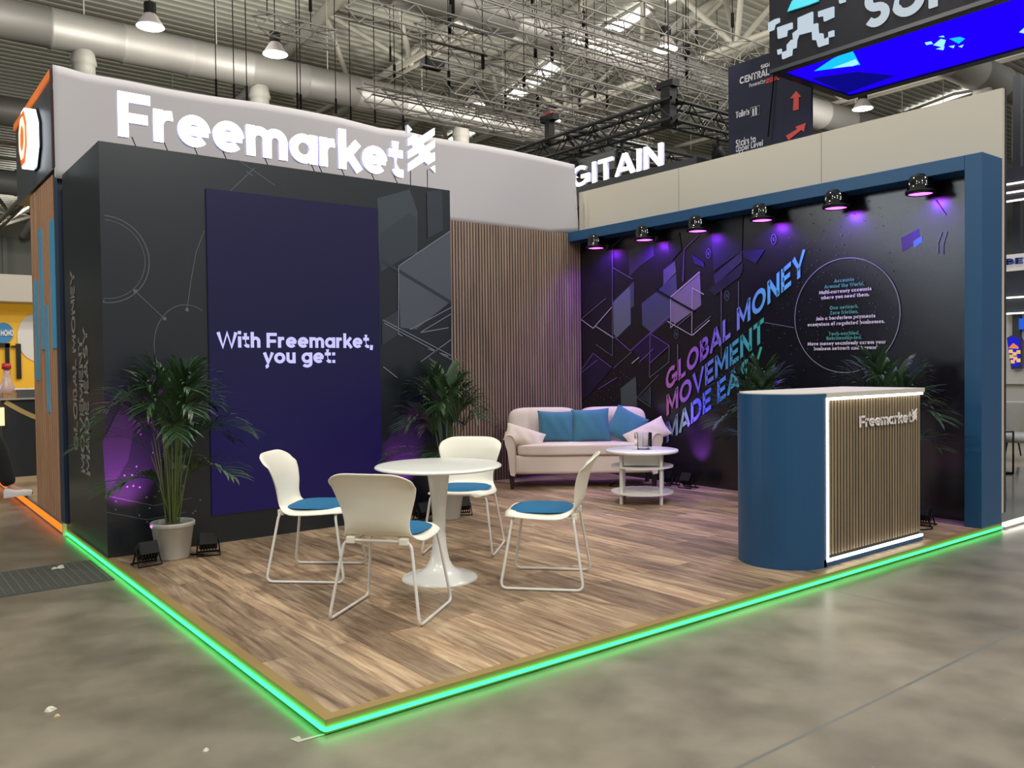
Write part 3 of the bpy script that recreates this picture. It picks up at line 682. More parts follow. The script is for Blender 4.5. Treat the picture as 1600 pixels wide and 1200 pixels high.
dots(912, 632, 6, -6, 10, 5, 3.5, 8, .006); dots(1140, 500, 8, -7, 16, 9, 6, 14, .005, .45); dots(1225, 330, 13, -3, 12, 3, 14, 17, .006, .5)
kid(m, 'printed_dots', mat('mural_dot', '53545c', .5), mw)
# slogan
cols = [[(0, 'a0609a'), (.3, '7c54b4'), (.55, '6a78c8'), (.75, '55a3bd'), (1, '62b4c8')], [(0, 'a8628f'), (.35, '6f5ccc'), (.6, '4a80b4'), (.85, '3e9c96'), (1, '3aa48c')], [(0, '5e55a0'), (.2, '8fb0b4'), (.35, '5b62e8'), (.6, '4f7fe0'), (.75, '42a09c'), (1, '3c9f82')]]
for (s_, (u0, v0), (u1, v1)), cc in zip((('GLOBAL MONEY', (1042, 612), (1259, 427)), ('MOVEMENT', (1043, 650), (1195, 532)), ('MADE EASY', (1043, 692), (1192, 577))), cols):
    a = at(u0, v0, 'x', XM); b = at(u1, v1, 'x', XM); run = a.y-b.y; rise = (b.z-a.z)/run
    mm = ramp_mat('slogan_'+s_.split()[0].lower(), 'y', a.y, b.y, cc, .35, emit=.12)
    m = MB(); text(m, s_, (XM-.0155, a.y, a.z), (0, -1, rise), (0, 0, 1), (.001, 0, 0), .232, w=.2, sp=.12, space=.38, width=run); kid(m, 'slogan_line', mm, mw)
cy, cz = 1.29, 1.822
m = MB(); line2(m, [(-y_, z_) for y_, z_ in arc(cy, cz, .523, .528, 0, 360, 72)], .007, 'x', XM, .015); kid(m, 'printed_circle', mat('print_circle_grey', '8d9296', .4), mw)
gm = mat('print_text_green', '4f9f86', .5); wm_ = mat('print_text_white', 'd8d6d2', .5)
for mm, rows in ((gm, [('Accounts', 1320, 438), ('Around the World.', 1320, 446), ('One network.', 1320, 480), ('Zero friction.', 1320, 488), ('Tech-enabled.', 1320, 521), ('Relationship-led.', 1320, 528)]),
                 (wm_, [('Multi-currency accounts', 1321, 454.5), ('where you need them.', 1321, 463), ('Join a borderless payments', 1321, 496), ('ecosystem of regulated businesses.', 1321, 505), ('Move money seamlessly across your', 1322, 536), ('business network and beyond.', 1322, 544)])):
    m = MB()
    for s_, u, v in rows:
        p = at(u, v, 'x', XM); text(m, s_, (XM-.0145, p.y, p.z-.015), (0, -1, 0), (0, 0, 1), (.001, 0, 0), .033, w=.24, sp=.12, space=.36, align='c')
    kid(m, 'printed_text', mm, mw)
m = MB(); decal_poly(m, [(1408, 372), (1436, 357), (1437, 378), (1410, 394)], 'x', XM, .002); kid(m, 'printed_tile', mat('print_tile_purple', '3d2757', .35), mw)
m = MB(); decal_poly(m, [(1427, 377), (1441, 368), (1442, 378), (1428, 388)], 'x', XM, .003); kid(m, 'printed_tile', mat('print_tile_teal', '47808c', .35), mw)
# little outlined currency coins
m = MB()
for u, v in ((1108, 396), (1210, 374), (1137, 462), (1058, 522)):
    p = at(u, v, 'x', XM); line2(m, [(-p.y+x, p.z+z) for x, z in arc(0, 0, .028, .05, 0, 360, 16)], .005, 'x', XM, .0145)
    text(m, 'S', (XM-.0145, p.y+.012, p.z-.018), (0, -1, 0), (0, 0, 1), (.001, 0, 0), .036, w=.18)
kid(m, 'printed_coins', mat('mural_coin', '4f5f66', .4), mw)

# purple spot lamps under the beam
def dome():
    t = empty('wall_spot_lamp', (0, 0, 0), '', 'wall lamp')
    m = MB(); m.lathe([(0, .15), (.03, .148), (.06, .135), (.078, .11), (.086, .07), (.088, .03), (.095, .028), (.097, .0), (.082, -.004)], n=28); m.build('dome_shade', M_gloss_black, t)
    m = MB(); m.lathe([(.09, .028), (.099, .02), (.099, .012), (.09, .006)], n=28); m.build('rim', M_black, t)
    m = MB(); m.disc((0, 0, .004), .08, 28, flip=True); m.build('lens', G_purple, t)
    m = MB(); m.box(-.02, .155, -.025, .025, .09, .13); m.box(.14, .175, -.05, .05, .05, .16); m.build('wall_bracket', M_black, t)
    spot('lamp_beam', t, (0, 0, -.01), (.07, 0, -.3), (.2, .02, 1), 48, 2.6, .9, .05); t.scale = (1.2, 1.2, 1.15); return t
dm = dome()
for i, (yy, lab) in enumerate(zip((4.42, 3.63, 2.87, 2.07, 1.28, .51), ('first black dome lamp from the slatted wall, lit purple', 'second black dome lamp from the slatted wall, lit purple', 'third black dome lamp from the slatted wall, over the word GLOBAL', 'fourth black dome lamp from the slatted wall, over the upper end of the slogan', 'fifth black dome lamp from the slatted wall, above the thin printed circle', 'black dome lamp nearest the blue post, lit purple'))):
    o = dm if i == 0 else copy_tree(dm)
    o.location = (5.68, yy, 2.79); o['label'] = lab; o['group'] = 'purple lamps along the blue beam'
# ================================================================== FURNITURE
# tulip table
tb = empty('round_table', (1.51, 1.52, PZ), 'white round pedestal table with trumpet foot among the four chairs', 'table')
m = MB(); m.lathe([(0, .728), (.36, .724), (.392, .72), (.4, .714), (.4, .708), (.385, .702), (.2, .698), (0, .697)], n=72); m.build('tabletop', M_white, tb)
m = MB(); m.lathe([(.24, 0), (.24, .008), (.225, .016), (.17, .028), (.12, .045), (.085, .075), (.062, .12), (.047, .2), (.04, .3), (.042, .4), (.05, .5), (.062, .6), (.075, .7)], n=48); m.build('pedestal', M_white, tb)
# chairs
def make_chair():
    t = empty('shell_chair', (0, 0, 0), '', 'chair')
    prof = [(.235, .432), (.225, .448), (.17, .452), (.08, .446), (-.02, .44), (-.11, .44), (-.175, .452), (-.215, .485), (-.238, .54), (-.252, .61), (-.266, .69), (-.288, .76), (-.318, .825), (-.338, .852)]
    prof = [(x, z if z < .47 else .452+(z-.452)*.865) for x, z in prof]
    hw = [.13, .185, .228, .241, .24, .232, .212, .19, .186, .202, .226, .243, .241, .2]
    n = len(prof)-1
    def fn(s, tt):
        k = tt*n; i = min(int(k), n-1); fr_ = k-i; P_ = lambda a: a[i]*(1-fr_)+a[i+1]*fr_
        x = P_([p[0] for p in prof]); z = P_([p[1] for p in prof]); w = P_(hw); v = s*2-1
        back = min(1, max(0, (tt*n-5)/4)); seat = 1-back
        x += back*.055*abs(v)**2.4*(1-.5*max(0, tt*n-11)/2); z += seat*(.010*abs(v)**2-.034*abs(v)**9)
        if tt*n > 11: z -= .022*abs(v)**6
        return (x, v*w, z)
    m = MB(); m.grid(fn, 12, 26); o = m.build('seat_shell', M_cream, t)
    md = o.modifiers.new('t', 'SOLIDIFY'); md.thickness = .011; md.offset = 0; md = o.modifiers.new('s', 'SUBSURF'); md.levels = 1; md.render_levels = 1
    def pad(top):
        def g(s, q):
            r = s; th = q*2*PI; cx_, cy_ = math.cos(th), math.sin(th); k = (abs(cx_)**3.2+abs(cy_)**3.2)**(-1/3.2)
            x, y = .195*r*k*cx_+.018, .202*r*k*cy_
            z = .456+(.018*(1-r**8) if top else 0); return (x, y, z)
        return g
    m = MB(); m.grid(pad(True), 8, 36); m.grid(pad(False), 8, 36); m.build('seat_pad', M_teal, t)
    r = .0085; m = MB()
    loop = []
    for s_ in (-1, 1):
        L_ = [(-.185, s_*.0, .425), (-.19, s_*.19, .425), (-.255, s_*.255, .009), (.245, s_*.255, .009), (.175, s_*.2, .425), (.165, 0, .43)]
        m.tube(fillet(L_, .045, 5), r, 8, caps=False)
    for s_ in (-1, 1): m.tube([(-.185, s_*.12, .425), (0, s_*.14, .424), (.168, s_*.12, .43)], r*.8, 6)
    m.build('sled_frame', M_tube, t)
    for s_ in (-.15, .15):
        m = MB(); m.box(-.208, -.172, s_-.024, s_+.024, .408, .446); m.build('frame_clip', M_cream, t, bevel=.006)
    return t
ch = make_chair()
def ang(p, q): return math.atan2(q[1]-p[1], q[0]-p[0])
CH = [((.975, 2.13), ang((.611, 2.148), (.972, 1.799)), 'cream shell chair in front of the video screen, seen from its side facing right'),
      ((.92, 1.087), ang((.547, 1.112), (.964, 1.429)), 'cream shell chair nearest the camera, seen from behind'),
      ((2.10, 2.10), ang((2.43, 2.055), (2.093, 1.74)), 'cream shell chair facing the camera behind the round table'),
      ((1.99, 1.04), ang((1.96, .67), (1.61, 1.06)), 'cream shell chair right of the round table with its whole teal pad showing')]
for i, (p, a, lab) in enumerate(CH):
    o = ch if i == 0 else copy_tree(ch); o.location = (p[0], p[1], PZ+.001); o.rotation_euler = (0, 0, a); o['label'] = lab; o['group'] = 'chairs around the pedestal table'

# sofa: local x along its width, local -y towards the room
SU = Vector((.80, -.60, 0)); SO = Vector((4.13, 4.17, PZ)); sof = empty('sofa', SO+SU*.80, 'cream fabric two-seat sofa with rolled arms against the corner of slat wall and mural', 'sofa', rz=math.atan2(-.60, .80))
def rbox(mb, x0, x1, y0, y1, z0, z1): mb.box(x0, x1, y0, y1, z0, z1)
def softbox(x0, x1, y0, y1, z0, z1, p=6, puff=0):
    """rounded upholstered block"""
    m = MB(); cx_, cy_, cz_ = (x0+x1)/2, (y0+y1)/2, (z0+z1)/2; a, b, c_ = (x1-x0)/2, (y1-y0)/2, (z1-z0)/2
    def fn(s, t):
        th, ph = s*2*PI, (t-.5)*PI
        d = Vector((math.cos(ph)*math.cos(th), math.cos(ph)*math.sin(th), math.sin(ph)))
        k = (abs(d.x)**p+abs(d.y)**p+abs(d.z)**p)**(-1/p); return (cx_+d.x*k*a, cy_+d.y*k*b, cz_+d.z*k*c_)
    m.grid(fn, 48, 28); return m
softbox(-.80, .80, .0, .56, .16, .37, 14).build('base', M_linen, sof)
softbox(-.71, .71, -.03, .42, .36, .49, 9).build('seat_cushion', M_linen, sof)
for s_ in (-1, 1):
    x0, x1 = (-.80, .02) if s_ < 0 else (-.02, .74)
    b = MB()
    x0 = -.80 if s_ < 0 else .0; x1 = .0 if s_ < 0 else .76
    def fn(s, t, x0=x0, x1=x1):
        th, ph = s*2*PI, (t-.5)*PI; d = Vector((math.cos(ph)*math.cos(th), math.cos(ph)*math.sin(th), math.sin(ph))); p = 5
        k = (abs(d.x)**p+abs(d.y)**p+abs(d.z)**p)**(-1/p); q = d*k; x = (x0+x1)/2+q.x*(x1-x0)/2
        tuft = sum(.012*math.exp(-((x-(x0+(x1-x0)*f))/.02)**2) for f in (.28, .5, .72)) if q.y < -.4 and q.z > -.2 else 0
        return (x, .47+q.y*.1+tuft+.08*(q.z*.5+.5), .62+q.z*.235)
    b.grid(fn, 96, 28); b.build('back_cushion', M_linen, sof)
for s_ in (-1, 1):
    def prof_arm(t):   # rolled arm profile in x (outwards) / z
        pts_ = [(.0, .15), (.045, .16), (.06, .3), (.075, .42), (.1, .5), (.105, .55), (.085, .59), (.05, .6), (.015, .58), (-.01, .53), (-.02, .4), (-.02, .2), (.0, .15)]
        return pts_
    ps = prof_arm(0); m = MB(); n = len(ps)-1; ys = [(-.03, .9), (-.045, .97), (-.045, 1), (.5, 1), (.56, .95)]
    rows = []
    for yy, sc_ in ys:
        rows.append([(s_*(.745+.04+(px-.04)*sc_), yy, .375+(pz-.375)*sc_) for px, pz in ps[:-1]])
    # front face cap, then rings
    vs = [v for r_ in rows for v in r_]; fs = []
    for i in range(len(rows)-1):
        for j in range(n): fs.append((i*n+j, i*n+(j+1) % n, (i+1)*n+(j+1) % n, (i+1)*n+j))
    m.add(vs, fs, True); m.add(rows[0], [tuple(range(n))]); m.add(rows[-1], [tuple(range(n))[::-1]]); o = m.build('armrest', M_linen, sof)
for x, y_ in ((-.77, .05), (.77, .05), (-.77, .5), (.77, .5)):
    m = MB(); m.prism([(x-.028, y_-.028, .16), (x+.028, y_-.028, .16), (x+.028, y_+.028, .16), (x-.028, y_+.028, .16)], (0, 0, -.01))
    m.add([(x+a*(.028 if k else .019), y_+b*(.028 if k else .019), .16 if k else 0) for k in (0, 1) for a, b in ((-1, -1), (1, -1), (1, 1), (-1, 1))], [(3, 2, 1, 0), (4, 5, 6, 7)]+[(i, (i+1) % 4, 4+(i+1) % 4, 4+i) for i in range(4)])
    m.build('leg', mat('black_stained_wood', '1d1715', .4), sof)
def pillow(w, h, t, material, name, label, cat, group=None):
    m = MB()
    for sd_ in (1, -1):
        def fn(s, q, sd_=sd_):
            u, v = s*2-1, q*2-1; pin = 1-.07*(1-abs(u)**2)*abs(v)**3; pin2 = 1-.07*(1-abs(v)**2)*abs(u)**3
            th = ((1-abs(u)**2.6)*(1-abs(v)**2.6))**.55
            return (u*w/2*pin2, -sd_*t/2*th+.004*math.sin(9*u+4*v)*th, v*h/2*pin)
        m.grid(fn, 20, 20)
    o = m.build(name, material); tag(o, label, cat, group); return o
SW = Vector((.6, .8, 0)); Rz = math.atan2(-.60, .80)
def put(o, x, y_, z, rx=0, ry=0, rz=0):
    o.matrix_world = Matrix.Translation(sof.location+SU*x+SW*y_+Vector((0, 0, z))) @ Matrix.Rotation(Rz+rz, 4, 'Z') @ Matrix.Rotation(rx, 4, 'X') @ Matrix.Rotation(ry, 4, 'Y')
g_ = 'teal cushions on the cream sofa'
put(pillow(.42, .35, .15, M_teal2, 'cushion', 'teal velvet cushion standing leftmost on the cream sofa', 'cushion', g_), -.27, .28, .655, -.16, .02, .04)
put(pillow(.42, .37, .15, M_teal2, 'cushion', 'teal velvet cushion standing upright in the middle of the cream sofa', 'cushion', g_), .11, .26, .665, -.2, -.04, -.04)
put(pillow(.38, .36, .14, M_teal2, 'cushion', 'teal velvet cushion tilted on its corner at the right of the sofa', 'cushion', g_), .5, .25, .655, -.3, .5, -.1)
put(pillow(.44, .22, .12, M_linen, 'cushion', 'small cream cushion slumped over the left arm of the sofa', 'cushion', 'cream arm cushions'), -.63, .08, .56, -.5, .36, .2)
put(pillow(.48, .24, .12, M_linen, 'cushion', 'small cream cushion leaning over the right arm of the sofa', 'cushion', 'cream arm cushions'), .70, .08, .575, -.5, -.5, -.2)

# coffee table
ct = empty('coffee_table', (4.62, 2.70, PZ), 'white round three-tier coffee table in front of the sofa', 'coffee table')
m = MB(); m.lathe([(0, .51), (.345, .51), (.35, .505), (.35, .49), (.345, .485), (0, .485)], n=56); m.build('tabletop', M_white, ct)
m = MB(); m.lathe([(.0, .482), (.24, .482), (.24, .37), (.0, .37)], n=4, smooth=False); o = m.build('drawer_box', M_white, ct); o.rotation_euler = (0, 0, -.05)
m = MB(); m.lathe([(0, .36), (.3, .36), (.3, .345), (0, .345)], n=56, smooth=False); m.build('shelf', M_white, ct)
m = MB(); m.lathe([(0, .11), (.3, .11), (.3, .095), (0, .095)], n=56, smooth=False); m.build('shelf', M_white, ct)
for a in (-1.65, -.08, 1.49, 3.06):
    m = MB(); m.tube([(.265*math.cos(a), .265*math.sin(a), .002), (.265*math.cos(a), .265*math.sin(a), .485)], .017, 10); m.build('leg', M_tube, ct)
gl = empty('glass_vase', (4.62+.02, 2.70+.0, PZ+.5105), 'clear faceted glass holder on the white coffee table', 'glass holder')
m = MB(); m.lathe([(0, .012), (.07, .012), (.078, .16), (.084, .16), (.084, .0), (0, 0)], n=8, smooth=False); m.build('glass_body', mat('clear_glass', 'f4f8f8', .02, trans=1), gl)

# counter
cn = empty('reception_counter', (4.2, .45, PZ), 'reception counter with blue rounded end, slatted front and white light line', 'counter')
y0c, y1c, x1c, zc = .1, .70, 4.876, 1.165
cxr, cyr, rr = 3.56, .40, .30
def dpath(off=0, n=24): return [(cxr+(rr-off)*math.cos(a), cyr+(rr-off)*math.sin(a)) for a in [PI/2+PI*i/n for i in range(n+1)]]
m = MB(); base = dpath()
pts_ = base+[(cxr+.03, y0c), (cxr+.03, y0c+.02), (cxr, y0c+.02)]+[p for p in dpath(.02)[::-1]]
m.prism([(x, y_, PZ+.0) for x, y_ in pts_], (0, 0, zc-PZ+.025)); kid(m, 'rounded_end', M_blue, cn)
m = MB(); m.box(cxr, x1c, y0c, y0c+.02, PZ, .105); m.box(cxr, x1c, y1c-.02, y1c, PZ, zc); m.box(x1c-.02, x1c, y0c+.02, y1c-.02, PZ, zc); kid(m, 'plinth_and_sides', M_blue, cn)
m = MB(); m.box(3.63, 4.856, y0c+.022, y0c+.04, .106, zc); kid(m, 'front_backing', M_slatback, cn)
m = MB(); x = 3.645
while x+.02 < 4.872: m.box(x, x+.02, y0c+.016, y0c+.022, .125, zc-.02); x += .0375
kid(m, 'front_slats', slat_wood('pale_oak_slat', '7d6d57', '9a866a'), cn)
m = MB(); m.box(3.59, 3.61, y0c-.004, y0c+.012, .09, zc-.0); m.box(3.61, 4.872, y0c-.004, y0c+.012, zc-.018, zc-.002); m.box(3.61, 4.872, y0c-.004, y0c+.012, .09, .106); kid(m, 'light_line', G_strip, cn)
m = MB(); top = [(cxr+(rr-.022)*math.cos(a), cyr+(rr-.022)*math.sin(a)) for a in [PI/2+PI*i/20 for i in range(21)]]+[(cxr+.03, y0c+.021), (cxr+.03, y0c-.004), (4.90, y0c-.004), (4.90, y1c+.06), (cxr, y1c+.06)]
m.prism([(x, y_, zc+.001) for x, y_ in top], (0, 0, .03)); kid(m, 'worktop', mat('white_laminate', 'cfcabd', .45), cn)
a = at(1344, 668, 'y', y0c); b = at(1425, 664, 'y', y0c); hF = at(1344, 650, 'y', y0c).z-a.z
m = MB(); text(m, 'Freemarket', (a.x, y0c+.007, a.z), (1, 0, 0), (0, 0, 1), (0, -.006, 0), hF, w=.18, sp=.07, width=b.x-a.x); 
mk = at(1425, 664, 'y', y0c); mark(m, (b.x+.015, y0c+.007, a.z+.0), (1.42, 0, 0), (0, 0, 1), (0, -.006, 0), hF*1.25)
kid(m, 'name_lettering', mat('pale_lettering', 'ece4e2', .5), cn)

# potted palms
def palm(loc, label, h, spread, seed, lim=(9, 9), rot=0, fronds=18):
    rnd = random.Random(seed); t = empty('potted_palm', loc, label, 'potted plant', group='potted palms on the stand')
    m = MB(); m.lathe([(0, 0), (.105, 0), (.11, .01), (.14, .225), (.143, .227), (.15, .233), (.15, .258), (.145, .263), (.138, .258), (.135, .22)], n=40); m.build('pot', mat('pale_grey_pot', 'b7b4aa', .45), t)
    m = MB(); m.disc((0, 0, .225), .137, 28); m.build('soil', mat('dark_soil', '2a221b', .95, noise=.4, nscale=80), t)
    st = MB(); lf = MB()
    for i in range(fronds):
        az = rot+i*2.399+rnd.uniform(-.3, .3); k = (i+.5)/fronds
        out = spread*(.2+.8*k)*rnd.uniform(.8, 1.15); top = h*(1.0-(.3 if i < fronds-3 else .5)*k**1.5)*rnd.uniform(.93, 1.03)
        d = Vector((math.cos(az), math.sin(az), 0)); b0 = Vector((d.x*.05*rnd.random(), d.y*.05*rnd.random(), .25))
        mid = b0+d*out*.24+Vector((0, 0, (top-.25)*.66)); c1_ = b0+d*out*.1+Vector((0, 0, (top-.25)*.35))
        apex = mid+d*out*.28+Vector((0, 0, (top-.25)*.34)); tip = mid+d*out*.9+Vector((0, 0, (top-.25)*(.34-.26*k)))
        s1 = bez(b0, c1_, mid, 8); st.tube(s1, .0065, 5, r2=.0035)
        rach = bez(mid, apex, tip, 16); lf.tube(rach, .0032, 4, r2=.001)
        for j in range(2, 17):
            p = rach[j]; tg = (rach[j]-rach[j-1]).normalized(); side = tg.cross(Vector((0, 0, 1)))
            side = side.normalized() if side.length > .01 else Vector((1, 0, 0)); upn = side.cross(tg)
            L_ = (.25*math.sin(PI*(.12+.8*j/17))+.05)*rnd.uniform(.85, 1.1)
            for sg in (-1, 1):
                dr = (tg*1.05+side*sg*.6+upn*.2+Vector((rnd.uniform(-.1, .1), rnd.uniform(-.1, .1), rnd.uniform(-.08, .08)))).normalized()
                wv = dr.cross(upn).normalized(); q0 = p; q1 = p+dr*L_*.35; q2 = p+dr*L_*.7+Vector((0, 0, -.05*L_)); q3 = p+dr*L_+Vector((0, 0, -.2*L_))
                ww = .0105
                lf.add([q0-wv*ww*.4, q0+wv*ww*.4, q1+wv*ww, q1-wv*ww, q2+wv*ww*.85, q2-wv*ww*.85, q3, (q1+q0)/2+upn*.004], [(0, 1, 2, 3), (3, 2, 4, 5), (5, 4, 6)])
    lf.v = [(min(x, lim[0]-loc[0]-.01*abs(math.sin(z*40))), min(y_, lim[1]-loc[1]-.01*abs(math.sin(z*40))), z) for x, y_, z in lf.v]
    st.build('stems', mat('palm_stem_green', '5c6a38', .5), t); lf.build('foliage', mat('palm_leaf_green', '2f4a2c', .45, noise=.3, nscale=7), t)
    return t
palm((.375, 3.24, PZ), 'potted palm in a pale pot at the left end of the video screen', 1.36, .5, 3, lim=(9, 3.49), rot=.4, fronds=26)
palm((2.70, 3.22, PZ), 'potted palm in front of the dark block beside the slatted wall, behind the round table', 1.24, .42, 11, lim=(9, 3.5), rot=1, fronds=20)
palm((5.42, 1.95, PZ), 'potted palm behind the counter, on its blue rounded side', 1.27, .46, 5, lim=(5.82, 9), rot=2, fronds=20)
palm((5.35, .62, PZ), 'potted palm behind the counter, on the side of the blue post', 1.33, .5, 8, lim=(5.6, 9), rot=.2, fronds=20)

# floor wash lights
def par():
    t = empty('floor_wash_light', (0, 0, 0), '', 'floor spotlight')
    m = MB(); c_ = Vector((0, 0, .105)); ax = Vector((0, .5, .86)).normalized(); u_ = Vector((1, 0, 0)); v_ = ax.cross(u_)
    bx = lambda a, b, k: c_+u_*a+v_*b+ax*k
    m.add([bx(a, b, k) for k in (-.05, .045) for a, b in ((-.062, -.05), (.062, -.05), (.062, .05), (-.062, .05))], [(0, 3, 2, 1), (4, 5, 6, 7)]+[(i, (i+1) % 4, 4+(i+1) % 4, 4+i) for i in range(4)])
    for k in range(6): m.add([bx(a, b, kk) for kk in (-.068, -.05) for a, b in ((-.055+.02*k, -.04), (-.047+.02*k, -.04), (-.047+.02*k, .04), (-.055+.02*k, .04))], [(0, 3, 2, 1), (4, 5, 6, 7)]+[(i, (i+1) % 4, 4+(i+1) % 4, 4+i) for i in range(4)])
    m.build('housing', M_black, t, bevel=.006)
    m = MB()
    for r_, k in ((.018, 0),):
        for a in (-.03, .03):
            for b in (-.024, .024): m.add([bx(a+.02*math.cos(q), b+.02*math.sin(q), .0455) for q in [2*PI*i/12 for i in range(12)]], [tuple(range(12))])
    m.build('lenses', mat('wash_light_lens', '9f8ab0', .1), t)
    m = MB(); m.tube([(-.07, 0, .11), (-.078, .05, .006), (-.078, .09, .006), (.078, .09, .006), (.078, .05, .006), (.07, 0, .11)], .006, 6)
    m.tube([(-.07, 0, .11), (-.078, -.06, .006), (.078, -.06, .006), (.07, 0, .11)], .006, 6); m.build('bracket', M_black, t)
    m = MB(); m.disc((.068, 0, .105), .016, 12, ax='x'); m.disc((-.068, 0, .105), .016, 12, ax='x', flip=True); m.build('knobs', M_black, t)
    return t
pr = par()
PARS = [((.17, 3.13), 0.1, 'black floor spotlight at the foot of the left palm, on its outer side', (-.1, .4), (.85, .14, 1), 110),
        ((.60, 3.17), -.3, 'black floor spotlight right of the left palm pot, cable beside it', None, None, 0),
        ((2.90, 3.28), -.4, 'black floor spotlight under the chair behind the round table', (0, .3), (.1, .3, 1), 40),
        ((2.46, 3.24), .1, 'black floor spotlight beside the palm pot near the slatted wall, mostly hidden by the table', (0, .3), (.85, .12, 1), 90),
        ((5.62, 2.98), -1.5, 'black floor spotlight at the foot of the mural right of the coffee table', (.25, 0), (.6, .1, 1), 80),
        ((5.63, 3.25), -1.6, 'black floor spotlight at the foot of the mural behind the coffee table leg', None, None, 0),
        ((5.45, .38), -1.5, 'black floor spotlight between the counter and the blue post', (.3, 0), (.8, .1, .5), 14)]
for i, (p, a, lab, dr, col, pw_) in enumerate(PARS):
    o = pr if i == 0 else copy_tree(pr); o.location = (p[0], p[1], PZ+.001); o.rotation_euler = (0, 0, a); o['label'] = lab; o['group'] = 'black floor spotlights on the stand'
for (p, a, lab, dr, col, pw_), o in zip(PARS, [x for x in bpy.data.objects if x.name.startswith('floor_wash_light')]):
    if dr:
        o2 = [x for x in bpy.data.objects if x.get('label') == lab][0]
        ld = spot('wash_beam', o2, (0, .03, .16), (0, .42, .75), col, pw_, 1.0, .9, .04)
# cables on the deck
for pts_, lab in (([(.45, 3.4), (.5, 3.25), (.54, 3.2), (.56, 3.14)], 'thin black cable beside the left palm pot'),
                  ([(5.3, 3.75), (5.1, 3.65), (5.2, 3.5), (5.45, 3.42), (5.6, 3.35)], 'black cable coiled under the right end of the sofa'),
                  ([(5.25, .42), (5.2, .3), (5.32, .24), (5.42, .3), (5.5, .34)], 'black cable coiled beside the counter near the blue post')):
    pp = []
    for i in range(len(pts_)-1):
        pp += [Vector((*pts_[i], 0)).lerp(Vector((*pts_[i+1], 0)), k/4)+Vector((.012*math.sin(i*3+k), 0, 0)) for k in range(4)]
    m = MB(); m.tube([(p.x, p.y, PZ+.006) for p in pp], .005, 5); o = m.build('power_cable', M_cable); tag(o, lab, 'cable')
#@@PART3
# ================================================================== NEIGHBOURING STAND, LEFT
M_char = mat('charcoal_board', '3c3e40', .45); M_navy = mat('navy_board', '16263f', .5)
fs = empty('stand_fascia', (0, 6, 3.1), 'charcoal fascia box with orange top edge on the neighbouring stand at the left', 'fascia')
m = MB(); m.box(-.02, 1.2, 4.99, 7.03, 3.1, 3.93); kid(m, 'box', M_char, fs)
m = MB(); m.box(-.035, -.02, 5.02, 7.05, 3.86, 3.93); kid(m, 'orange_edge', mat('orange_edge_light', 'c86a28', .5, emit='ff7a20', estr=.35), fs)
m = MB(); m.box(-.037, -.02, 4.985, 5.02, 3.1, 3.94); kid(m, 'corner_profile', mat('dark_maroon', '41282a', .5), fs)
oc = empty('octagon_sign', (-.02, 5.78, 3.5), 'glowing white octagonal light box with an orange front, mounted on the charcoal fascia', 'illuminated sign')
def octa(r, x): return [(x, 5.80+r*.92*math.cos(PI/8+k*PI/4), 3.5+r*math.sin(PI/8+k*PI/4)) for k in range(8)]
m = MB(); m.prism(octa(.275, -.13), (.09, 0, 0)); kid(m, 'light_box', glow('octagon_glow', (.86, .93, 1), 3), oc)
m = MB(); m.prism(octa(.29, -.04), (.012, 0, 0)); kid(m, 'back_plate', M_navy, oc)
m = MB(); m.prism(octa(.25, -.136), (.005, 0, 0)); kid(m, 'orange_face', mat('orange_face', 'd95a18', .5, emit='ff6a1a', estr=.6), oc)
m = MB()
q = octa(.2, -.142); p_ = octa(.12, -.142)
for k in range(8): m.add([q[k], q[(k+1) % 8], p_[(k+1) % 8], p_[k]], [(0, 1, 2, 3)])
kid(m, 'inner_ring', glow('ring_glow', (1, .9, .6), 1.5), oc)
ps_ = empty('slatted_pier', (0, 5.8, .09), 'orange-brown wooden slat pier with thin blue inlays on the neighbouring stand', 'pier')
m = MB(); m.box(.03, .5, 5.17, 6.36, .09, 3.1); kid(m, 'core', mat('pier_core', '5d4030', .7), ps_)
M_or = slat_wood('orange_oak', '9a7052', 'c4946c')
m = MB(); yy = 5.19; ys_ = []
while yy < 6.33: m.box(-.005, .03, yy, yy+.075, .09, 3.08); ys_.append(yy); yy += .1
kid(m, 'slats', M_or, ps_)
for (ua, ub, va, vb) in ((52, 56, 438, 594), (59.5, 63.5, 356, 547), (69.5, 73.5, 477, 643), (76.5, 82, 342, 545)):
    p0 = at(ub, va, 'x', -.014); p1_ = at(ua, vb, 'x', -.014); p2_ = at(ua, va, 'x', -.014); m = MB(); m.box(-.014, .03, p0.y, p2_.y, p1_.z, p0.z); kid(m, 'blue_inlay', mat('sky_blue_inlay', '4aa3cf', .35), ps_)
m = MB(); m.box(.0, .02, 5.2, 5.21, .1, .2)
kid(m, 'base_block', mat('sky_blue_inlay', '3f94bf', .4), ps_)
m = MB(); m.box(-.004, .3, 4.995, 5.165, .09, 3.08); kid(m, 'navy_end_panel', M_navy, ps_)
np_ = empty('neighbour_platform', (1.5, 8.5, 0), 'pale floor platform of the neighbouring stand with an orange light strip at its edge', 'platform')
m = MB(); m.box(0, 6, 4.99, 13.1, 0, .09); kid(m, 'deck', mat('pale_oak_floor', 'b89c7b', .4, noise=.1, nscale=5), np_)
m = MB(); m.box(-.02, .0, 5.0, 13.1, .085, .1); m.box(-.02, 0, 5.0, 13.1, 0, .012); kid(m, 'edge_profile', mat('grey_profile', '6f6a64', .5), np_)
m = MB(); m.box(-.014, -.001, 5.0, 13.1, .012, .085); kid(m, 'orange_light_strip', G_orange, np_)
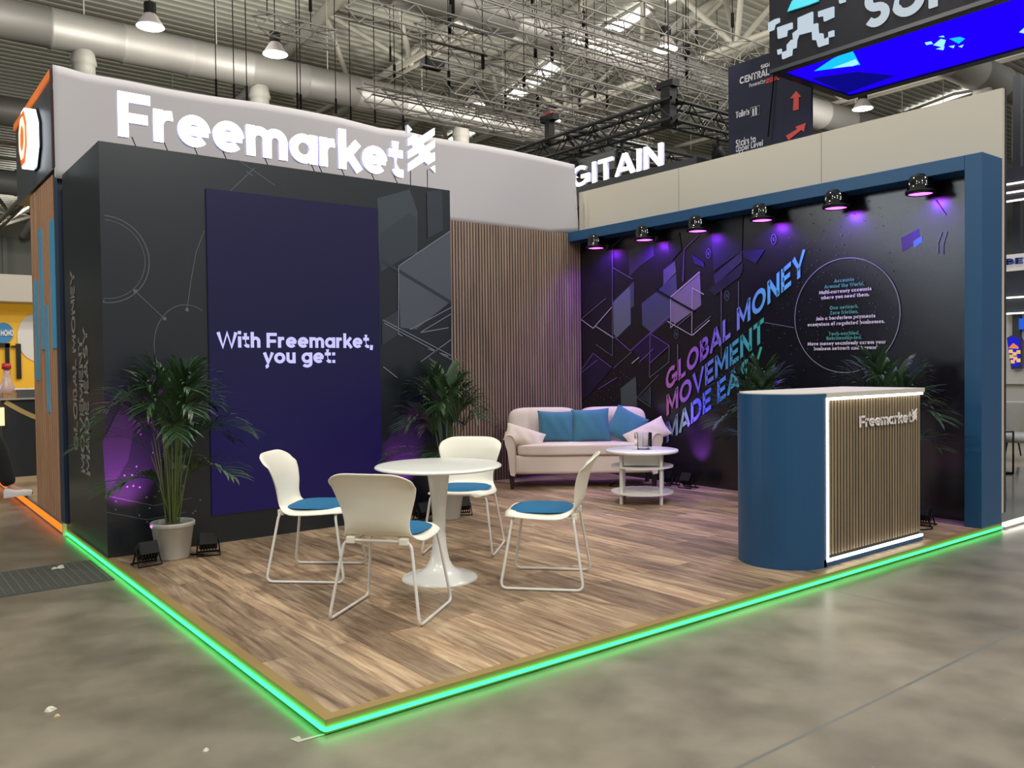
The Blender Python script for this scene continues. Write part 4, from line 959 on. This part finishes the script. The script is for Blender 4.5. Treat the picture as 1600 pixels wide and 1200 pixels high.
# interior of that stand
yw = 13.2
dw = empty('yellow_display_wall', (2, yw, .09), 'bright yellow display wall inside the neighbouring stand', 'display wall')
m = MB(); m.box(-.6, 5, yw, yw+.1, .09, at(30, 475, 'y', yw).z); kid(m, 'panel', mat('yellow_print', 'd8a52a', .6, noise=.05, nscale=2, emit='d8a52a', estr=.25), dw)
m = MB(); c_ = at(62, 527, 'y', yw-.02); m.prism([(c_.x+.33*math.cos(a), yw-.02, c_.z+.42*math.sin(a)) for a in [2*PI*i/32 for i in range(32)]], (0, .01, 0)); kid(m, 'white_disc', mat('white_disc_print', 'd8d6d0', .5), dw)
m = MB()
def pxbox(mb, u0, v0, u1, v1, y_, t): a = at(u0, v0, 'y', y_); b = at(u1, v1, 'y', y_); mb.box(a.x, b.x, y_, y_+t, b.z, a.z)
pxbox(m, 25, 537, 34, 592, yw-.06, .05); pxbox(m, 8, 537, 16, 592, yw-.06, .05); pxbox(m, -8, 536, 16, 543, yw-.06, .05); pxbox(m, 18, 540, 25, 543, yw-.06, .05)
kid(m, 'black_letters', mat('black_letter', '16120e', .4), dw)
m = MB(); a = at(6, 520, 'y', yw-.04); m.prism([(a.x+.14*math.cos(t), yw-.03, a.z+.17*math.sin(t)) for t in [2*PI*i/24 for i in range(24)]], (0, .01, 0)); kid(m, 'blue_badge', mat('blue_badge', '3f86b8', .4), dw)
m = MB(); a = at(1, 521, 'y', yw-.05); b = at(21, 521, 'y', yw-.05); text(m, 'MOND', (a.x, yw-.05, a.z-.04), (1, 0, 0), (0, 0, 1), (0, .01, 0), .1, w=.22, width=b.x-a.x); kid(m, 'badge_lettering', mat('badge_white', 'dfe6ea', .4), dw)
cf = MB(); cf.box(-.8, 5, yw-.5, yw+.12, at(30, 475, 'y', yw).z+.005, at(30, 434, 'y', yw).z); o = cf.build('white_canopy', mat('canopy_white', 'b9b2a6', .7)); tag(o, 'white canopy over the yellow display wall of the neighbouring stand', 'canopy')
ic = empty('dark_counter', (0.9, 10.6, .09), 'dark navy counter with a curved gold band inside the neighbouring stand', 'counter')
fc = at(30, 745, 'z', .09); yc = fc.y
zt = at(30, 622, 'y', yc).z; xl = at(4, 700, 'y', yc).x
m = MB(); m.box(xl, xl+1.6, yc, yc+.6, .09, zt-.02); kid(m, 'body', mat('dark_navy_laminate', '20262c', .5), ic)
m = MB(); m.box(xl-.02, xl+1.62, yc-.02, yc+.62, zt-.02, zt); kid(m, 'worktop', mat('grey_worktop', 'a8a49c', .4), ic)
m = MB(); g0 = at(8, 628, 'y', yc); pts2 = []
for i in range(13):
    t = i/12; pts2.append((g0.x+.72*t, g0.z-.32*t+.06*math.sin(PI*t)*-1))
line2(m, pts2, .055, 'y', yc, .003); kid(m, 'gold_band', mat('gold_band', 'b39a63', .4), ic)
lt_ = MB(); a = at(-1, 665, 'y', yc); lt_.box(a.x-.2, a.x+.05, yc-.05, yc-.01, a.z+.0, a.z+.22); o = lt_.build('lit_display_panel', glow('warm_panel', (1, .75, .35), 1.6)); tag(o, 'warm glowing panel at the left end of the dark navy counter', 'light panel')
bt = empty('drink_bottle', at(11, 610, 'y', yc+.3), 'pale bottle with a red cap on the neighbouring counter', 'bottle'); bt.location.z = zt
m = MB(); m.lathe([(0, 0), (.09, 0), (.095, .12), (.05, .22), (.035, .3), (.035, .36), (0, .36)], n=20); m.build('bottle_body', mat('pale_bottle', 'c9aaa0', .25), bt)
m = MB(); m.lathe([(0, .43), (.05, .43), (.055, .36), (0, .355)], n=20); m.build('cap', mat('red_cap', 'c0282c', .4), bt)
rl = MB(); a = at(22, 598, 'y', yc+.25); a.z = zt+.06; rl.tube([(0, 0, 0), (.36, 0, 0)], .055, 16); o = rl.build('paper_roll', mat('white_paper_roll', 'd8d0c4', .6)); o.location = a; tag(o, 'white paper roll lying beside the bottle on the neighbouring counter', 'paper roll')
bx_ = MB(); bx_.box(0, .5, 0, .25, 0, .1); o = bx_.build('grey_box', mat('grey_card', '55565a', .6)); o.location = (at(26, 616, 'y', yc+.1).x, yc+.05, zt); tag(o, 'flat grey box on the neighbouring counter under the paper roll', 'box')
o2 = MB(); o2.box(0, .17, 0, .1, 0, .07); o = o2.build('small_carton', mat('patterned_carton', 'a87f55', .6, noise=.5, nscale=30)); o.location = (at(5, 616, 'y', yc+.05).x, yc+.06, zt); tag(o, 'small patterned carton at the front of the neighbouring counter', 'carton')

# person, mostly outside the frame
def skin(name, pts, edges, rad, material, parent, sub=2):
    me = bpy.data.meshes.new(name); me.from_pydata(pts, edges, []); me.materials.append(material); o = bpy.data.objects.new(name, me); COL.objects.link(o)
    o.parent = parent
    sk = o.modifiers.new('skin', 'SKIN'); sk.use_smooth_shade = True
    if not me.skin_vertices: me.skin_vertices.new() if hasattr(me.skin_vertices, 'new') else None
    sv = me.skin_vertices[0].data if me.skin_vertices else None
    if sv:
        for i, r in enumerate(rad): sv[i].radius = (r, r) if not isinstance(r, tuple) else r; 
        sv[0].use_root = True
    ss = o.modifiers.new('sub', 'SUBSURF'); ss.levels = sub; ss.render_levels = sub
    return o
heel = at(20, 769, 'z', .15)
pe = empty('person', (heel.x, heel.y, .0905), 'person in black trousers and white sneakers stepping at the left edge of the picture', 'person', rz=math.atan2(-.61, .79))
P_ = [(-.36, .05, .84), (-.36, .0, .80), (-.14, .0, .53), (-.02, 0, .11), (-.4, .16, .80), (-.44, .17, .45), (-.60, .17, .01), (-.37, .05, 1.05), (-.34, .05, 1.30), (-.33, .05, 1.44), (-.31, .05, 1.50), (-.29, .05, 1.60), (-.28, .05, 1.70),
      (-.34, -.14, 1.36), (-.52, -.17, 1.1), (-.5, -.16, .86), (-.34, .24, 1.36), (-.46, .28, 1.08), (-.42, .26, .82), (.13, 0, .05), (-.42, .17, -.045),
      (-.46, -.16, .77), (-.38, .25, .73)]
Ed = [(0, 1), (1, 2), (2, 3), (3, 19), (0, 4), (4, 5), (5, 6), (6, 20), (0, 7), (7, 8), (8, 9), (9, 10), (10, 11), (11, 12), (8, 13), (13, 14), (14, 15), (15, 21), (8, 16), (16, 17), (17, 18), (18, 22)]
Ra = [.14, .095, .06, .035, .095, .06, .035, .13, .14, .06, .055, .085, .07, .055, .042, .028, .055, .042, .028, .03, .03, .03, .03]
try:
    bpy.context.view_layer.objects.active = None
except Exception: pass
def skin_bm(name, pts, edges, rad, material, parent, sub=2):
    bm = bmesh.new(); lay = bm.verts.layers.skin.verify(); vv = [bm.verts.new(p) for p in pts]
    for v, r in zip(vv, rad): v[lay].radius = (r, r)
    vv[0][lay].use_root = True
    for a_, b_ in edges: bm.edges.new((vv[a_], vv[b_]))
    me = bpy.data.meshes.new(name); bm.to_mesh(me); bm.free(); me.materials.append(material)
    o = bpy.data.objects.new(name, me); COL.objects.link(o); o.parent = parent
    sk = o.modifiers.new('skin', 'SKIN'); sk.use_smooth_shade = True
    ss = o.modifiers.new('sub', 'SUBSURF'); ss.levels = sub; ss.render_levels = sub; return o
skin_bm('body', P_, Ed, Ra, mat('skin', 'b98a70', .6), pe)
M_trs = mat('black_trouser_cloth', '121214', .85)
skin_bm('trousers', [P_[0], P_[1], P_[2], (-.03, 0, .11), P_[4], P_[5], (-.59, .17, .03), (-.36, .05, .98)], [(0, 1), (1, 2), (2, 3), (0, 4), (4, 5), (5, 6), (0, 7)], [.155, .125, .095, .078, .125, .095, .078, .15], M_trs, pe)
skin_bm('shirt', [P_[7], P_[8], (-.33, .05, 1.42), P_[13], P_[14], (-.505, -.165, .92), P_[16], P_[17], (-.43, .265, .88)], [(0, 1), (1, 2), (1, 3), (3, 4), (4, 5), (1, 6), (6, 7), (7, 8)], [.155, .16, .07, .07, .055, .045, .07, .055, .045], mat('dark_shirt_cloth', '1c1d22', .9), pe)
hr_ = MB(); hr_.lathe([(0, .105), (.05, .095), (.085, .05), (.092, 0), (.085, -.04)], (-.29, .05, 1.69), 20); hr_.build('hair', mat('dark_hair', '1d1612', .7), pe)
for x, y_, tilt in ((0, 0, .12), (-.59, .17, -.0)):
    m = MB(); sl = MB()
    W_ = lambda u: .046*min(1, (u/.1+.15))**.5*(1-.25*max(0, u-.75)/.25)*(1+.12*math.sin(PI*u))*(1 if u < .93 else .8)
    H_ = lambda u: .10-.012*math.sin(PI*u)-.055*max(0, u-.3)**.8/.7**.8
    for mb_, top in ((m, True), (sl, False)):
        def shoe(s_, u, x=x, y_=y_, tilt=tilt, top=top):
            a = PI*s_; px = -.09+.29*u; w_ = W_(u)*(1 if top else 1.08); e_ = (1-max(0, (u-.85)/.15)**2)**.5*(1-max(0, (.08-u)/.08)**2)**.5 if 0 < u < 1 else .05
            z_ = (.028+(H_(u)-.02)*math.sin(a)**.7*e_) if top else (.03 if .01 < s_ < .99 else .0)
            if x < -.1: z_ -= .09
            return (x+px, y_-w_*math.cos(a)*max(e_, .3), z_+(px+.09)*tilt)
        mb_.grid(shoe, 14, 20)
    m.build('sneaker', mat('white_sneaker', 'ddd8d8', .5), pe); sl.build('sole', mat('white_sole', 'c9c2bd', .6), pe)

# floor grate and litter
gr = empty('floor_grate', (-.85, 3.45, 0), 'dark ribbed floor duct cover in the aisle left of the green light line', 'floor grate')
m = MB(); m.box(-2.3, -.05, 3.08, 3.82, .0, .006); kid(m, 'cover', mat('dark_ribbed_cover', '4b4c46', .7, noise=.35, nscale=22, bump=.5, bscale=50), gr)
m = MB(); x = -2.28
while x < -.07: m.box(x, x+.012, 3.1, 3.8, .006, .009); x += .05
kid(m, 'ribs', mat('cover_ribs', '5a5b54', .6), gr)
for i, (u, v, s_, lab) in enumerate([(78, 1105, .022, 'crumpled pale scrap on the concrete at the lower left, upper of two'), (89, 1114, .012, 'brown speck of litter beside the crumpled scrap at the lower left'), (95, 886, .03, 'pale torn scrap on the ribbed floor cover'), (85, 888, .02, 'small pale crumb left of the torn scrap on the ribbed floor cover'), (322, 1167, .012, 'tiny white scrap on the concrete near the bottom edge')]):
    a = at(u, v, 'z', .012); m = MB(); rnd = random.Random(i); m.lathe([(0, s_*.6), (s_*.6, s_*.5), (s_, 0), (0, 0)], n=7, smooth=False)
    m.v = [(x*rnd.uniform(.6, 1.3), y_*rnd.uniform(.6, 1.3), z) for x, y_, z in m.v]
    o = m.build('paper_scrap', mat('scrap_%d' % (i == 1), 'c9b27c' if i == 1 else 'c8c4b4', .8)); o.location = (a.x, a.y, .009 if v < 900 else 0.0); tag(o, lab, 'litter')
m = MB(); tp = [at(u, v, 'z', .001) for u, v in ((453, 1155), (468, 1150), (471, 1155), (507, 1146), (508, 1148), (466, 1160))]; m.prism(tp, (0, 0, .0008)); o = m.build('tape_mark', mat('pale_tape', 'a9ac97', .7)); tag(o, 'pale corner marking tape on the concrete at the near corner of the stand', 'tape mark')

# ================================================================== SIGNS AND RIGGING ABOVE
# big hanging screen sign, top right
hs = empty('hanging_screen_sign', (10, 1, 5.5), 'big black hanging sign with pixel logo and blue screen underside at the top right', 'hanging sign')
ye = 4.22
m = MB(); m.box(8.9, 10.95, -3.2, ye, 5.52, 7.4); kid(m, 'casing', mat('sign_black_face', '14151c', .5, spec=.15), hs)
m = MB(); m.box(8.9, 9.06, -3.2, ye, 5.47, 5.52); m.box(10.8, 10.95, -3.2, ye, 5.47, 5.52); m.box(9.06, 10.8, 4.1, ye, 5.47, 5.52); kid(m, 'bezel', mat('bezel_grey', '22242c', .4), hs)
m = MB(); m.box(9.06, 10.8, -3.2, 4.1, 5.5, 5.515); kid(m, 'underside_screen', glow('screen_blue', (.012, .0, 1), 1.15), hs)
def under(pts, mt, off):
    m = MB(); m.add([(*at(u, v, 'z', 5.5)[:2], 5.5-off) for u, v in pts], [tuple(range(len(pts)))]); kid(m, 'screen_shape', mt, hs)
g_c = glow('screen_cyan', (.01, .55, 1), 1.1); g_w = glow('screen_white', (.35, .95, 1), 1)
under([(1272, 111), (1300, 92), (1331, 77), (1344, 101), (1310, 106)], g_c, .002); under([(1300, 106), (1337, 92), (1342, 99), (1333, 103)], g_w, .003)
under([(1268, 122), (1340, 112), (1400, 118), (1322, 146)], glow('screen_navy', (.005, .004, .3), .8), .002)
for q in ([(1445, 66), (1455, 64), (1458, 68), (1447, 70)], [(1458, 70), (1470, 60), (1478, 62), (1474, 74)], [(1462, 76), (1476, 72), (1474, 78)], [(1466, 57), (1474, 55), (1476, 58)], [(1482, 72), (1492, 70), (1490, 75)], [(1497, 72), (1506, 69), (1503, 74)]): under(q, g_w, .004)
under([(1483, 60), (1500, 57), (1508, 60), (1498, 68)], g_c, .004); under([(1592, 50), (1600, 43), (1612, 46), (1606, 53)], g_w, .004)
m = MB()
LOGO = ["..XX....XX", ".XX..XX.XX", "X...XXX..", "....XXX...", "...XX.XX.X", "..XX...XX.", ".XX.......", "X........."]
def facepoly(mb, pts, x, t=.03): mb.prism([(x, at(u, v, 'x', x).y, at(u, v, 'x', x).z) for u, v in pts], (t, 0, 0))
for q in ([(1214, 43), (1237, 35), (1237, 44), (1229, 47), (1228, 56), (1215, 60)], [(1246, 28), (1269, 18), (1269, 38), (1277, 36), (1277, 46), (1262, 50), (1247, 54), (1244, 62), (1239, 64), (1238, 52), (1246, 46)],
          [(1268, 44), (1277, 42), (1278, 52), (1285, 52), (1286, 62), (1293, 58), (1293, 68), (1278, 73), (1275, 62), (1269, 62)], [(1278, 18), (1302, 10), (1302, 26), (1287, 33), (1286, 24), (1278, 26)],
          [(1294, 50), (1302, 47), (1302, 56), (1294, 58)], [(1236, 62), (1244, 62), (1243, 74), (1237, 76), (1236, 86), (1222, 92), (1221, 82), (1229, 79), (1229, 70)], [(1214, 78), (1220, 76), (1220, 82), (1215, 85)],
          [(1200, 36), (1210, 30), (1217, 28), (1217, 34), (1210, 38), (1208, 46), (1200, 49)], [(1310, -4), (1320, -8), (1320, 2), (1311, 5)]):
    facepoly(m, q, 8.87)
kid(m, 'pixel_logo', glow('logo_white', (.72, .85, .95), .75), hs)
m = MB(); facepoly(m, [(1230, 18), (1237, 2), (1250, -10), (1282, -25), (1278, 2), (1262, 8)], 8.86); kid(m, 'teal_logo_piece', mat('teal_logo', '2fa3b4', .4, emit='2fa3b4', estr=.4), hs)
a = at(1350, 47, 'x', 8.87); b = at(1352, -14, 'x', 8.87)
m = MB(); text(m, 'SUMMIT', (8.87, a.y, a.z), (0, -1, 0), (0, 0, 1), (.03, 0, 0), b.z-a.z, w=.2, sp=.12); kid(m, 'sign_lettering', glow('letter_white', (.72, .82, .9), .75), hs)
for y_ in (3.8, .5, -2.8):
    m = MB(); m.tube([(9.9, y_, 7.4), (9.9, y_, roofz(3))], .02, 5); kid(m, 'suspension_cable', M_cable, hs)
# wayfinding banner
wb_ = empty('wayfinding_banner', (10, 5, 4), 'dark navy hanging wayfinding banner with CENTRAL, Toilets and red arrows', 'sign')
m = MB(); m.box(10, 10.04, 4.26, 5.775, 3.9, 6.225); kid(m, 'panel', mat('navy_banner', '27283a', .7, spec=.2), wb_)
m = MB()
for s_, (u0, v0), (u1, v1), (ut, vt), w_ in (('SIGMA', (1189, 108), (1214, 102), (1189, 102), .22), ('CENTRAL', (1156, 132), (1202, 119), (1156, 121), .2), ('Powered by', (1171, 137), (1196, 131), (1171, 131), .14), ('Toilets', (1150, 185), (1171, 181), (1150, 175), .18), ('Stairs to', (1150, 230), (1181, 222), (1150, 219), .18), ('Upper Level', (1150, 238), (1192, 229), (1150, 229), .18)):
    a = at(u0, v0, 'x', 9.99); b = at(u1, v1, 'x', 9.99); c_ = at(ut, vt, 'x', 9.99)
    m = MB(); text(m, s_, (9.985, a.y, a.z), (0, -1, 0), (0, 0, 1), (.01, 0, 0), c_.z-a.z, w=w_, width=a.y-b.y); kid(m, 'lettering_line', mat('banner_white', 'c8c8d0', .6), wb_)
m = MB()
for q in ([(1177.5, 170), (1177.5, 181)], [(1182, 168), (1182, 180)]):
    p = [at(u, v, 'x', 9.99) for u, v in q]; m.tube([(9.985, p[0].y, p[0].z), (9.985, p[1].y, p[1].z)], .018, 6)
fr = [at(u, v, 'x', 9.99) for u, v in ((1173, 169), (1187, 165), (1187, 179), (1173, 183))]; m.tube([(9.985, p.y, p.z) for p in fr], .008, 4, closed=True)
kid(m, 'toilet_icon', mat('banner_white', 'c8c8d0', .6), wb_)
m = MB()
text(m, 'REDC', (9.985, at(1197, 131, 'x', 9.99).y, at(1197, 131, 'x', 9.99).z), (0, -1, 0), (0, 0, 1), (.01, 0, 0), .075, w=.26); kid(m, 'red_lettering', mat('banner_red', 'c04038', .6), wb_)
for q in ([(1234, 154), (1244, 142), (1252, 151), (1248, 152), (1248, 171), (1239, 173), (1240, 153)], [(1228, 212), (1245, 202), (1243, 198), (1259, 192), (1256, 206), (1252, 203), (1232, 219)]): m = MB(); facepoly(m, q, 9.985, .01); kid(m, 'red_arrow', mat('banner_red', 'c04038', .6), wb_)
m = MB(); m.tube([(9.98, at(1222, 120, 'x', 9.98).y, 7), (9.9, at(1200, 200, 'x', 9.9).y, 4.9)], .012, 5); kid(m, 'cable', M_cable, wb_)
# illuminated name on the stand behind
dg = empty('far_name_sign', (9, 7.5, 4.3), 'glowing white letters DIGITAIN on a black beam behind the white partition', 'illuminated sign')
a = at(1035, 258, 'x', 9); g_ = at(903, 290, 'x', 9); gi = 0
w_ = .18; runG = sum(glyph(c_, w_)[1]+.14 for c_ in 'GITAIN')-.14; runD = sum(glyph(c_, w_)[1]+.14 for c_ in 'DI'); kx = (8.52-a.y)/runG
m = MB(); text(m, 'DIGITAIN', (9, a.y+kx*(runG+runD), 4.60), (0, -1, 0), (0, 0, 1), (-.004, 0, 0), .37, w=w_, sp=.14, width=kx*(runG+runD)); kid(m, 'letter_faces', G_white, dg)
m = MB(); text(m, 'DIGITAIN', (9.0005, a.y+kx*(runG+runD), 4.60), (0, -1, 0), (0, 0, 1), (.05, 0, 0), .37, w=w_*.98, sp=.14, width=kx*(runG+runD)); kid(m, 'letter_sides', M_acr, dg)
m = MB(); m.box(8.98, 9.2, 5.6, 10.6, 4.25, 4.595); kid(m, 'beam', mat('black_beam', '1a1c1e', .5), dg)
for y_ in (5.6, 10.4): m = MB(); m.box(8.98, 9.2, y_, y_+.2, 0, 4.25); kid(m, 'post', MATS['black_beam'], dg)
# black truss frame with show lamps
xk = 9.6; kc = at(1045, 160, 'x', xk)
bt_ = empty('black_truss_frame', (xk, kc.y, kc.z), 'black lighting truss rectangle hanging behind the illuminated DIGITAIN letters', 'black truss')
def tr_part(x0, y0, L_, ax, name):
    m = MB(); box_truss(L_, .34, .034, m, ax); m.v = [(v[0]+x0, v[1]+y0, v[2]) for v in m.v]; m.build(name, M_blacktruss, bt_)
tr_part(0, -.2, 5.2, 'y', 'truss_arm'); tr_part(0, 0, 4.4, 'x', 'truss_arm'); tr_part(4.4, -.2, 5.2, 'y', 'truss_arm'); tr_part(0, 5, 4.4, 'x', 'truss_arm'); tr_part(0, 2.4, 4.4, 'x', 'truss_arm')
m = MB(); m.box(-.09, .09, -.1, .1, -.4, .25); m.box(-.09, .09, -.16, .2, .24, .35); m.tube([(0, 0, .4), (0, 0, 6)], .014, 5); m.build('chain_hoist', M_black, bt_)
m = MB(); m.box(-.07, .07, 3.03, 3.17, -.05, .4); m.box(-.08, .08, 2.9, 3.3, .4, .52); m.build('chain_hoist', M_black, bt_)
m = MB(); m.box(-.08, .08, 2.98, 3.2, .52, .57); m.build('hoist_cap', mat('red_motor_cap', '7a2426', .5), bt_)
for (x, y_) in ((1.3, 0), (2.6, 0), (.2, 1.3), (0, 2.4), (.3, 3.4), (2.4, 2.4), (3.6, 0)):
    t = empty('stage_spotlight', bt_.location+Vector((x, y_, -.372)), 'black stage spotlight hanging from the black truss frame', 'stage light', group='stage spotlights under the black truss')
    m = MB(); m.tube([(0, 0, 0), (0, 0, -.14)], .03, 6); m.tube([(-.13, 0, -.3), (-.13, 0, -.14), (.13, 0, -.14), (.13, 0, -.3)], .018, 6); m.build('yoke', M_black, t)
    m = MB(); m.lathe([(0, .0), (.09, 0), (.11, -.1), (.11, -.28), (.1, -.28), (.09, -.2)], (0, 0, -.18), 16); m.build('head', M_black, t)
    m = MB(); m.disc((0, 0, -.45), .095, 16, flip=True); m.build('lens', glow('warm_stage_lens', (1, .85, .6), 4), t)
m = MB(); m.box(.05, .12, 1.35, 2.35, -.85, -.5); m.build('fixture_panel', mat('grey_fixture', '4a4b4c', .4), bt_)

# ================================================================== BEYOND THE BLUE POST, RIGHT
rp = empty('side_platform', (7.6, .5, 0), 'glossy dark platform with bright white light strip right of the blue post', 'platform')
m = MB(); m.box(6.08, 10, .02, 5, 0, .05); kid(m, 'deck', mat('glossy_grey_floor', '6b6a66', .12), rp)
m = MB(); m.box(6.06, 10, -.005, .02, .02, .05); kid(m, 'white_light_strip', G_strip, rp)
m = MB(); m.box(6.06, 10, -.002, .02, .0, .02); kid(m, 'edge_profile', M_steel, rp)
def lounge(loc, rz, lab):
    t = empty('lounge_chair', loc, lab, 'chair', rz=rz, group='grey velvet lounge chairs')
    M_v = mat('grey_velvet', '8b8a84', .85, noise=.12, nscale=9, sheen=.3)
    m = MB()
    def fn(s, q):
        th = PI*(-.62+1.24*s)+PI; k = 1-.28*q; hh = .33*(1-.6*(2*s-1)**4); return (.29*math.cos(th)*(1+.12*q), .30*math.sin(th)*(1+.08*q)*(1-.1*q), .4+hh*q*1.3)
    m.grid(fn, 24, 8); o = m.build('backrest', M_v, t); sd = o.modifiers.new('t', 'SOLIDIFY'); sd.thickness = .05; o.modifiers.new('s', 'SUBSURF').levels = 1
    m = MB(); m.lathe([(0, .46), (.2, .458), (.26, .44), (.275, .40), (.25, .36), (0, .35)], n=32); m.build('seat', M_v, t)
    for a in (.8, 2.35, 3.9, 5.5):
        m = MB(); m.tube([(.17*math.cos(a), .17*math.sin(a), .36), (.25*math.cos(a), .25*math.sin(a), 0)], .016, 8, r2=.009); m.build('leg', M_black, t)
a = at(1588, 738, 'z', .05); lounge((a.x+.12, a.y+.05, .05), -2.6, 'grey velvet lounge chair right of the blue post, the nearer one')
a = at(1578, 722, 'z', .05); lounge((a.x+.95, a.y+.42, .05), -1.2, 'grey velvet lounge chair right of the blue post, the farther one')
a = at(1573, 741, 'z', .05); st_ = empty('side_table', (a.x, a.y, .05), 'small black-framed side table right of the blue post', 'side table')
m = MB(); m.tube([(.05, -.05, .01), (.05, -.05, .5), (-.4, .12, .5), (-.4, .12, .01)], .014, 4, closed=True); m.tube([(.1, .35, .01), (.1, .35, .5), (-.35, .5, .5), (-.35, .5, .01)], .014, 4, closed=True); m.tube([(.05, -.05, .01), (.1, .35, .01)], .014, 4); m.build('frame', M_black, st_)
m = MB(); m.prism([(.05, -.05, .5), (.1, .35, .5), (-.35, .5, .5), (-.4, .12, .5)], (0, 0, .015)); m.build('tabletop', mat('grey_table_top', '6f6d6a', .4), st_)
xb = 14.0
def rpx(mb, u0, v0, u1, v1, x, t=.1): a = at(u0, v0, 'x', x); b = at(u1, v1, 'x', x); mb.box(x, x+t, b.y, a.y, at(1585, v1, 'x', x).z, at(1585, v0, 'x', x).z)
gs = empty('game_stand', (xb, 2.4, 0), 'far stand right of the blue post with linear lights and a white fascia', 'far stand')
for v0, v1 in ((262, 312), (423, 464), (466, 488)): m = MB(); rpx(m, 1560, v0, 1680, v1, xb, .2); kid(m, 'dark_fascia', mat('far_dark', '232630', .5), gs)
m = MB(); rpx(m, 1560, 488, 1680, 580, xb+.3); rpx(m, 1560, 577, 1680, 600, xb-.1, .4); rpx(m, 1560, 600, 1680, 700, xb, .3); kid(m, 'white_counter', mat('far_white', 'b3b0a8', .6), gs)
m = MB(); rpx(m, 1560, 397, 1680, 423, xb-.05); kid(m, 'white_fascia', mat('far_fascia_white', 'c4c1b8', .6, emit='c4c1b8', estr=.3), gs)
for yy in (1.0, 3.0): m = MB(); m.box(xb+.22, xb+.34, yy, yy+.12, 0, 6.2); kid(m, 'post', mat('far_dark', '232630', .5), gs)
for v in (286, 299.5, 313, 464.5, 489.5): m = MB(); rpx(m, 1560, v-1.1, 1680, v+1.1, xb-.06, .04); kid(m, 'light_bar', glow('far_bars', (1, .93, .8), 3), gs)
m = MB(); a = at(1571, 414, 'x', xb-.06); text(m, 'BET', (xb-.07, a.y, a.z), (0, -1, 0), (0, 0, 1), (.02, 0, 0), .1, w=.26, sp=.1, width=.42); kid(m, 'blue_lettering', mat('blue_letter', '1f3590', .5), gs)
m = MB(); rpx(m, 1592, 498, 1680, 515, xb+.2, .05); kid(m, 'blue_sign', glow('far_blue', (.03, .15, .9), .8), gs)
m = MB(); facep = [(1573, 528), (1580, 524), (1592, 526), (1596, 532), (1596, 576), (1580, 577)]; m.prism([(xb-.2, at(u, v, 'x', xb-.2).y, at(u, v, 'x', xb-.2).z) for u, v in facep], (.1, 0, 0)); o = m.build('game_machine', mat('navy_cabinet', '141638', .3)); tag(o, 'slot game machine with bright blue screen on the far white counter', 'game machine')
m = MB(); m.prism([(xb-.21, at(u, v, 'x', xb-.2).y, at(u, v, 'x', xb-.2).z) for u, v in [(1574, 530), (1581, 526), (1591, 528), (1594, 533), (1594, 572), (1582, 573)]], (.008, 0, 0)); m.build('screen', glow('machine_blue', (.02, .02, .6), .9), o)
m = MB()
for i, (u, v) in enumerate([(1580, 549), (1586, 553), (1592, 550), (1581, 557), (1587, 560), (1592, 563), (1583, 565)]): p = at(u, v, 'x', xb-.2); m.box(xb-.22, xb-.212, p.y-.03, p.y+.03, p.z-.03, p.z+.03)
m.build('symbols', mat('machine_symbols', 'd8b070', .4, emit='d8a060', estr=.5, noise=.6, nscale=25), o)
m = MB(); m.prism([(xb-.22, at(u, v, 'x', xb-.2).y, at(u, v, 'x', xb-.2).z) for u, v in [(1576, 544), (1584, 536), (1592, 542), (1592, 545)]], (.006, 0, 0)); m.build('orange_banner', glow('machine_orange', (1, .3, .1), .8), o)
